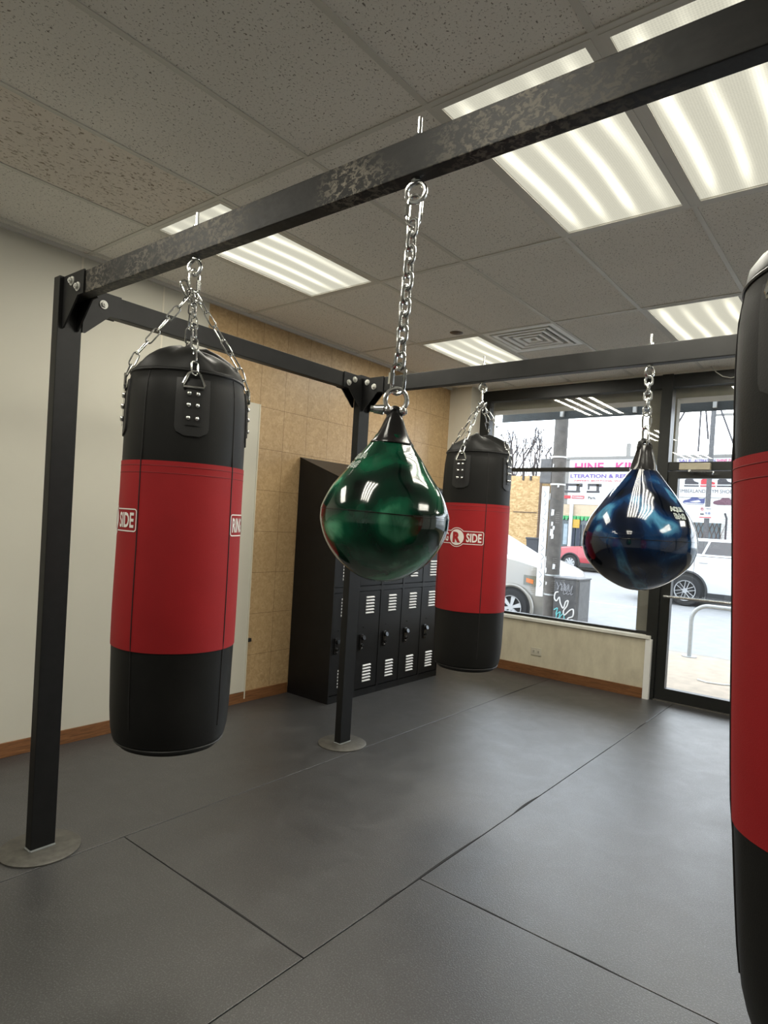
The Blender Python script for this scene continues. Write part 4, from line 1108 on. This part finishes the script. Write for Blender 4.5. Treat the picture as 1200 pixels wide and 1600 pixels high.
        return first
    zl0, zl1 = zg + hood - .25, zg + hood - .05
    hl = corner('headlight', .10, .64, zl0, zl1, 'lamp_clear', t)
    corner('turn_signal', .46, .59, zl0 + .05, zl1 - .05, 'lamp_amber', hl, .038)
    mb = MB(); q0, q1 = sorted((fx - s * .10, fx + s * .035)); mb.box(q0, q1, ys + .38, ys + W - .38, zr - .02, zr + .24, bev=.03); mb.build('bumper', cladding or mat_, t)
    mb = MB(); q0, q1 = sorted((fx - s * .05, fx + s * .012)); mb.box(q0, q1, ys + .50, ys + W - .50, zg + hood - .28, zg + hood - .12, bev=.01); mb.build('grille', 'car_trim', t)
    return t
# silver SUV at the near kerb, driving to the right
car('silver SUV parked at the near curb behind the utility pole', -9.60, 10.87, -.345, 4.85, 1.85, 1.80, 'car_silver', 1, .345, (.95, 3.99), 1.02, 1.30, (.10, .35, 2.75, 3.72), 'rim_silver', 6, None)
car('white SUV in the street seen through the glazed door', -5.75, 17.92, SZ, 5.0, 1.95, 1.80, 'car_white', 1, .41, (1.50, 4.1), 1.08, 1.36, (.62, 1.3, 3.3, 4.15), 'rim_dark', 6, 'car_trim')
car('red car on the far side of the street, left of the blue bag', -12.75, 28.0, SZ, 4.6, 1.85, 1.68, 'car_red', -1, .36, (1.12, 3.75), .98, 1.12, (1.55, 2.3, 3.8, 4.45), 'rim_silver', 9, 'car_trim')

# ---- buildings across the street
FY = 32.0
def board(name, x0, x1, z0, z1, mat_, parent, th=.06, y=FY): return MB().box(x0, x1, y - th, y, z0, z1).build(name, mat_, parent, smooth=False)
def sign_text(body, xc, zc, w, h, mat_, parent, name='lettering', y=FY - .07, bold=.02):
    mb = MB(); b = text_fit(body, w, h, bold); put(b, mb, M.Translation((xc, y, zc)) @ M.Rotation(pi / 2, 4, 'X')); return mb.build(name, mat_, parent, smooth=False)
t = thing('shop_building', 'low shop building across the street with big lettered white signs', 'building', (-6, 34, -.05))
MB().box(-14.3, 6, FY, FY + 8, -.05, 5.36).build('walls', 'brick_white', t, smooth=False)
board('parapet', -14.3, 6, 5.28, 5.42, 'store_grey', t, .1)
board('side_pier', -14.3, -13.62, 2.95, 5.28, 'store_grey', t, .04)
MB().box(-11.08, -10.9, FY + 1, FY + 1.2, 5.36, 6.2).build('vent_pipe', 'store_grey', t, smooth=False)
s1_ = board('sign', -13.62, -9.6, 2.95, 5.28, 'sign_white', t)
sign_text('HINE   KING', -11.45, 4.88, 3.75, .46, 'ink_pink', s1_, bold=.03)
sign_text('LTERATION & REPAIR', -11.78, 4.42, 3.5, .20, 'ink_purple', s1_, bold=.03)
sign_text('ZIPPERS, BUTTONS, WASH', -11.95, 4.17, 2.8, .10, 'ink_red', s1_)
board('lettered_strip', -13.85, -13.45, 3.24, 3.40, 'ink_red', s1_, .02, FY - .062); board('lettered_strip', -13.38, -12.72, 3.24, 3.40, 'ink_red', s1_, .02, FY - .062)
sign_text('H.Unlimited', -13.05, 3.32, .58, .10, 'sign_white', s1_, y=FY - .09); sign_text('Park.', -12.3, 3.30, .42, .14, 'ink_dark', s1_)
# sewing machine drawings on the sign
for x, k in ((-13.35, 1.0), (-12.25, .8)):
    mb = MB()
    mb.box(x - .45 * k, x + .40 * k, FY - .075, FY - .06, 3.56, 3.66); mb.box(x + .18 * k, x + .36 * k, FY - .075, FY - .06, 3.66, 4.0)
    mb.box(x - .40 * k, x + .36 * k, FY - .075, FY - .06, 3.90, 4.03); mb.box(x - .38 * k, x - .28 * k, FY - .075, FY - .06, 3.72, 3.90)
    mb.tube([(x + .36 * k, FY - .07, 3.95), (x + .5 * k, FY - .07, 3.95)], .09 * k, 14)
    mb.build('sewing_machine_drawing', 'ink_dark', s1_, smooth=False)
board('lintel', -14.2, -9.6, 2.32, 2.94, 'lintel_beige', t, .04); 
win = board('shop_window', -14.1, -9.6, .45, 2.3, 'store_glass', t, .03)
for x in (-13.95, -13.6, -13.2, -12.9, -12.55, -12.1, -11.7):
    MB().box(x - .11, x + .11, FY - .10, FY - .04, .7 + .2 * random.random(), 1.9).build('garment', random.choice(('cloth_light', 'cloth_dark', 'cloth_light')), win, smooth=False)
MB().box(-13.22, -12.86, FY - .13, FY - .05, 1.72, 2.16).build('garment', 'cloth_yellow', win, smooth=False)
mb = MB()
for k in range(22):
    x = -14.1 + k * .21; mb.prism([(0, .12), (.2, .12), (.17, -.06), (.1, -.12), (.03, -.06)], (x, FY - .12, 2.22), (1, 0, 0), (0, 0, 1), (0, .06, 0))
mb.build('scalloped_valance', 'awning_green', t, smooth=False)
MB().box(-13.40, -13.24, FY - .22, FY - .1, -.05, 2.95).build('white_column', 'sign_white', t, smooth=False)
# right half: painted brick, shoe sign
s2_ = board('sign', -8.75, 4, 3.45, 5.28, 'sign_white', t, .05)
sign_text('SALE', -7.95, 5.14, .55, .13, 'ink_purple', s2_, y=FY - .06); sign_text('ALTERATION', -7.1, 5.14, .9, .13, 'ink_purple', s2_, y=FY - .06); sign_text('SHINE PARLOR', -6.05, 5.14, 1.1, .13, 'ink_pink', s2_, y=FY - .06)
sign_text('TIMBERLAND, GYM SHOES, & SUEDE', -6.55, 3.72, 3.3, .19, 'ink_dark', s2_, y=FY - .06, bold=.0)
for x, m_ in ((-7.6, 'ink_dark'), (-6.9, 'ink_red'), (-6.2, 'ink_dark')):
    mb = MB(); mb.prism([(-.3, 0), (.3, 0), (.3, .08), (.12, .14), (0, .30), (-.12, .32), (-.3, .2)], (x, FY - .065, 4.05), (1, 0, 0), (0, 0, 1), (0, .01, 0)); mb.box(x - .32, x + .32, FY - .065, FY - .055, 3.94, 4.0); mb.build('shoe_drawing', m_, s2_, smooth=False)
for x, k, m1, m2 in ((-7.45, 1, 'ink_blue', 'ink_red'), (-6.15, 1, 'ink_maroon', 'ink_maroon')):
    sh = [(-.50, .0), (-.44, .07), (-.2, .14), (-.1, .24), (.1, .25), (.22, .16), (.40, .17), (.45, .22), (.45, -.02), (.40, -.10), (-.3, -.10), (-.46, -.06)]
    mb = MB(); mb.prism([(u * k, v) for u, v in sh], (x, FY - .02, 3.22), (1, 0, 0), (0, 0, 1), (0, .018, 0)); o = mb.build('shoe_painting', m1, t, smooth=False)
    mb = MB(); mb.prism([(-.46, -.05), (.44, -.08), (.44, -.10), (-.3, -.105)], (x, FY - .024, 3.24), (1, 0, 0), (0, 0, 1), (0, .006, 0)); mb.prism([(-.2, .02), (.2, .10), (.3, .02), (.1, -.02)], (x, FY - .024, 3.22), (1, 0, 0), (0, 0, 1), (0, .006, 0)); mb.build('stripe', 'sign_white' if m1 == 'ink_blue' else m2, o, smooth=False)
gt = board('barred_window', -7.75, -6.25, .5, 2.28, 'store_glass', t, .03)
mb = MB()
for k in range(9):
    x = -7.75 + k * .19
    for s in (-1, 1): mb.tube([(x, FY - .06, .5), (x + s * .19, FY - .06, 1.1), (x, FY - .06, 1.7), (x + s * .19, FY - .06, 2.28)], .012, 4)
mb.build('security_gate', 'brown_pipe', gt, smooth=False)
MB().tube([(-6.02, FY - .12, .4), (-6.02, FY - .12, 2.5), (-6.1, FY - .12, 2.75)], .04, 8).build('conduit', 'ink_dark', t)

t = thing('boarded_building', 'tan boarded-up low building across the street at the left of the window', 'building', (-17.6, 34, -.05))
MB().box(-22, -15.28, FY + .3, FY + 3, .45, 4.46).build('boards', 'board_tan', t, smooth=False)
MB().box(-22, -15.28, FY + .25, FY + 3, -.05, .45).build('plinth', 'concrete_light', t, smooth=False)
MB().box(-16.9, -15.5, FY + .26, FY + .3, 2.42, 2.46).build('rail', 'brown_pipe', t, smooth=False)
for x in (-16.4, -15.95): MB().box(x - .04, x + .04, FY + .2, FY + .3, 4.2, 4.46).build('bracket', 'ink_dark', t, smooth=False)
mb = MB(); mb.tube([(-15.2, FY, -.05), (-15.2, FY, 4.4)], .07, 10); tag(mb.build('drain_pipe', 'brown_pipe', org=(-15.2, FY, -.05)), 'brown drain pipe at the right edge of the boarded building', 'pipe')
t = thing('trash_bin', 'dark wheeled trash bin standing before the boarded building', 'trash bin', (-15.05, 31.4, -.05))
mb = MB(); A = [(-.27, -.3, 0), (.27, -.3, 0), (.27, .3, 0), (-.27, .3, 0)]; lo = [mb.b.verts.new((-15.05 + x, 31.4 + y, -.05)) for x, y, _ in A]; hi = [mb.b.verts.new((-15.05 + x * 1.25, 31.4 + y * 1.25, .98)) for x, y, _ in A]
mb.b.faces.new(lo[::-1]); mb.b.faces.new(hi)
for k in range(4): mb.b.faces.new((lo[k], lo[(k + 1) % 4], hi[(k + 1) % 4], hi[k]))
mb.build('bin', 'bin_dark', t, smooth=False)
MB().box(-15.42, -14.68, 30.98, 31.82, .98, 1.08, bev=.03).build('lid', 'bin_dark', t)

# barbed wire fence behind the boarded lot and bare trees
t = thing('barbed_fence', 'fence posts with slanted tops and wire above the boarded building', 'fence', (-17, 36, 0))
for k in range(7):
    x = -20.6 + k * .575 * 1.3; mb = MB(); mb.tube([(x, 36, -.05), (x, 36, 6.1), (x + .3, 36, 6.55)], .05, 6); mb.build('post', 'bark', t)
mb = MB()
for dx, z in ((0, 5.3), (0, 5.8), (.15, 6.3), (.28, 6.52)): mb.tube([(-21 + dx, 36, z), (-15.7 + dx, 36, z - .05)], .018, 4)
mb.build('wire', 'bark', t)
def bare_tree(x, y, z, h, seed, label, lean=0, spread=.5, r0=.12, depth=5):
    rnd = random.Random(seed); mb = MB()
    def branch(p, d, L, r, lev):
        q = p; pts = [p]; rs = [r]
        for k in range(3):
            d = (d + V((rnd.uniform(-.14, .14), rnd.uniform(-.1, .1), .05))).normalized(); q = q + d * L / 3; pts.append(q); rs.append(r * (1 - .13 * (k + 1)))
        mb.tube(pts, rs, 5 if lev < 2 else 3)
        if lev < depth:
            for k in range(rnd.choice((2, 3, 3))):
                a = rnd.uniform(0, 2 * pi); s = rnd.uniform(.4, 1) * spread
                branch(pts[rnd.choice((2, 3, 3))], (d + V((cos(a) * s, sin(a) * s * .7, rnd.uniform(-.1, .35)))).normalized(), L * rnd.uniform(.62, .8), max(.022, r * .62), lev + 1)
    branch(V((x, y, z)), V((lean, 0, 1)).normalized(), h * .32, r0, 0)
    return tag(mb.build('bare_tree', 'bark', org=(x, y, z), smooth=False), label, 'tree', 'bare trees behind the shops')
bare_tree(-23.6, 45, 0, 9.6, 3, 'bare tree beyond the fence, left one above the boarded building', spread=.42, r0=.2)
bare_tree(-21.7, 45, 0, 10.4, 8, 'bare tree beyond the fence, middle one above the boarded building', spread=.42, r0=.2)
bare_tree(-20.0, 46, 0, 10.0, 12, 'bare tree beyond the fence, just left of the utility pole', spread=.42, r0=.2)
bare_tree(-7.0, 44, 0, 13.5, 21, 'bare tree behind the shop roof, seen through the transom', spread=.7, r0=.22)

# second pole with parking sign and guy wires, seen through the door
t = thing('street_pole', 'slim grey utility pole across the street with a parking sign, seen through the door', 'utility pole', (-6.55, 30.4, -.05))
mb = MB(); mb.tube([(-6.52, 30.4, -.05), (-6.52, 30.4, 12)], .105, 14); mb.build('shaft', 'box_side', t)
MB().box(-6.52, -4.0, 30.36, 30.44, 6.9, 7.0).build('crossarm', 'store_grey', t, smooth=False)
ps = MB().box(-6.82, -6.30, 30.26, 30.28, 2.43, 2.93).build('parking_sign', 'sign_white', t, smooth=False)
def psign(body, xc, zc, w, h, m_):
    mb = MB(); put(text_fit(body, w, h, .02), mb, M.Translation((xc, 30.255, zc)) @ M.Rotation(pi / 2, 4, 'X')); mb.build('lettering', m_, ps, smooth=False)
mb = MB(); mb.tube([(-6.70 + .06 * cos(2 * pi * k / 20), 30.255, 2.83 + .06 * sin(2 * pi * k / 20)) for k in range(20)], .010, 5, closed=True); mb.tube([(-6.74, 30.255, 2.87), (-6.66, 30.255, 2.79)], .009, 5); mb.build('prohibition_ring', 'ink_red', ps)
psign('P', -6.70, 2.83, .05, .08, 'ink_dark'); psign('PARKING', -6.45, 2.85, .22, .05, 'ink_dark'); psign('PAY HERE', -6.46, 2.65, .2, .12, 'ink_blue')
MB().box(-6.80, -6.32, 30.25, 30.26, 2.45, 2.49).build('red_strip', 'ink_red', ps, smooth=False); MB().box(-6.77, -6.62, 30.25, 30.26, 2.58, 2.64).build('dark_block', 'ink_dark', ps, smooth=False)
for name, a, b in (('w', (-6.52, 30.4, 9.6), (-8.5, 30.0, 5.3)), ('w', (-7.05, 30.4, 10), (-7.05, 30.4, 5.35)), ('w', (-7.0, 30.4, 8.4), (-6.68, 30.4, 5.9)), ('w', (-6.45, 30.4, 7.7), (-5.5, 30.2, 5.3))):
    mb = MB(); mb.tube([a, b], .042, 5); mb.build('guy_wire', 'ink_dark', t)
mb = MB(); mb.tube([(-30 + 3.4 * k, 26, 8.9 - .5 * sin(pi * k / 10)) for k in range(11)], .014, 4)
tag(mb.build('overhead_wire', 'bark', org=(-30, 26, 8.9)), 'thin overhead wire crossing the sky above the street', 'wire')

# ---------------------------------------------------------------- sky, camera, view
w = bpy.data.worlds.new('sky'); sc.world = w; w.use_nodes = True; nt = w.node_tree; nt.nodes.clear()
tc = nt.nodes.new('ShaderNodeTexCoord'); mp = nt.nodes.new('ShaderNodeMapping'); mp.inputs['Scale'].default_value = (1, 1, 2.5); nz = nt.nodes.new('ShaderNodeTexNoise'); nz.inputs['Scale'].default_value = 2.2; nz.inputs['Detail'].default_value = 5
cr = nt.nodes.new('ShaderNodeValToRGB'); cr.color_ramp.elements[0].position = .38; cr.color_ramp.elements[0].color = (.74, .86, 1.0, 1); cr.color_ramp.elements[1].position = .62; cr.color_ramp.elements[1].color = (.95, .97, 1.0, 1)
bg = nt.nodes.new('ShaderNodeBackground'); bg.inputs[1].default_value = 6.4; ow = nt.nodes.new('ShaderNodeOutputWorld')
for a, b in ((tc.outputs['Generated'], mp.inputs[0]), (mp.outputs[0], nz.inputs['Vector']), (nz.outputs[0], cr.inputs[0]), (cr.outputs[0], bg.inputs[0]), (bg.outputs[0], ow.inputs[0])): nt.links.new(a, b)

f_px, yaw, pitch, roll, cxs, cys = 994.7, -.6688, .0144, .0591, .0123, .0294
ch_ = 1.4779
camd = bpy.data.cameras.new('camera'); cam = bpy.data.objects.new('camera', camd); COL.objects.link(cam); sc.camera = cam
camd.sensor_fit = 'AUTO'; camd.sensor_width = 36.0; camd.lens = f_px / 1600 * 36.0
camd.shift_x = -cxs * 1000 / 1600; camd.shift_y = cys * 1000 / 1600
camd.clip_start = .05; camd.clip_end = 300
def rotm():
    cy_, sy_ = cos(yaw), sin(yaw); Rz = M(((cy_, -sy_, 0), (sy_, cy_, 0), (0, 0, 1)))
    B = M(((1, 0, 0), (0, 0, -1), (0, 1, 0))); cp, sp = cos(pitch), sin(pitch); Rx = M(((1, 0, 0), (0, cp, -sp), (0, sp, cp)))
    c2, s2_ = cos(roll), sin(roll); Rr = M(((c2, -s2_, 0), (s2_, c2, 0), (0, 0, 1)))
    return Rr @ Rx @ B @ Rz                                    # world -> (right, down, forward)
W2C = rotm(); right, down, fwd = V(W2C[0]), V(W2C[1]), V(W2C[2])
mat = M((right, -down, -fwd)).transposed().to_4x4(); mat.translation = (0, 0, ch_)
cam.matrix_world = mat
vs = sc.view_settings; vs.view_transform = 'Standard'; vs.look = 'None'; vs.gamma = 1; vs.exposure = 0.0; vs.use_curve_mapping = False
sc.cycles.max_bounces = 10; sc.cycles.transparent_max_bounces = 12
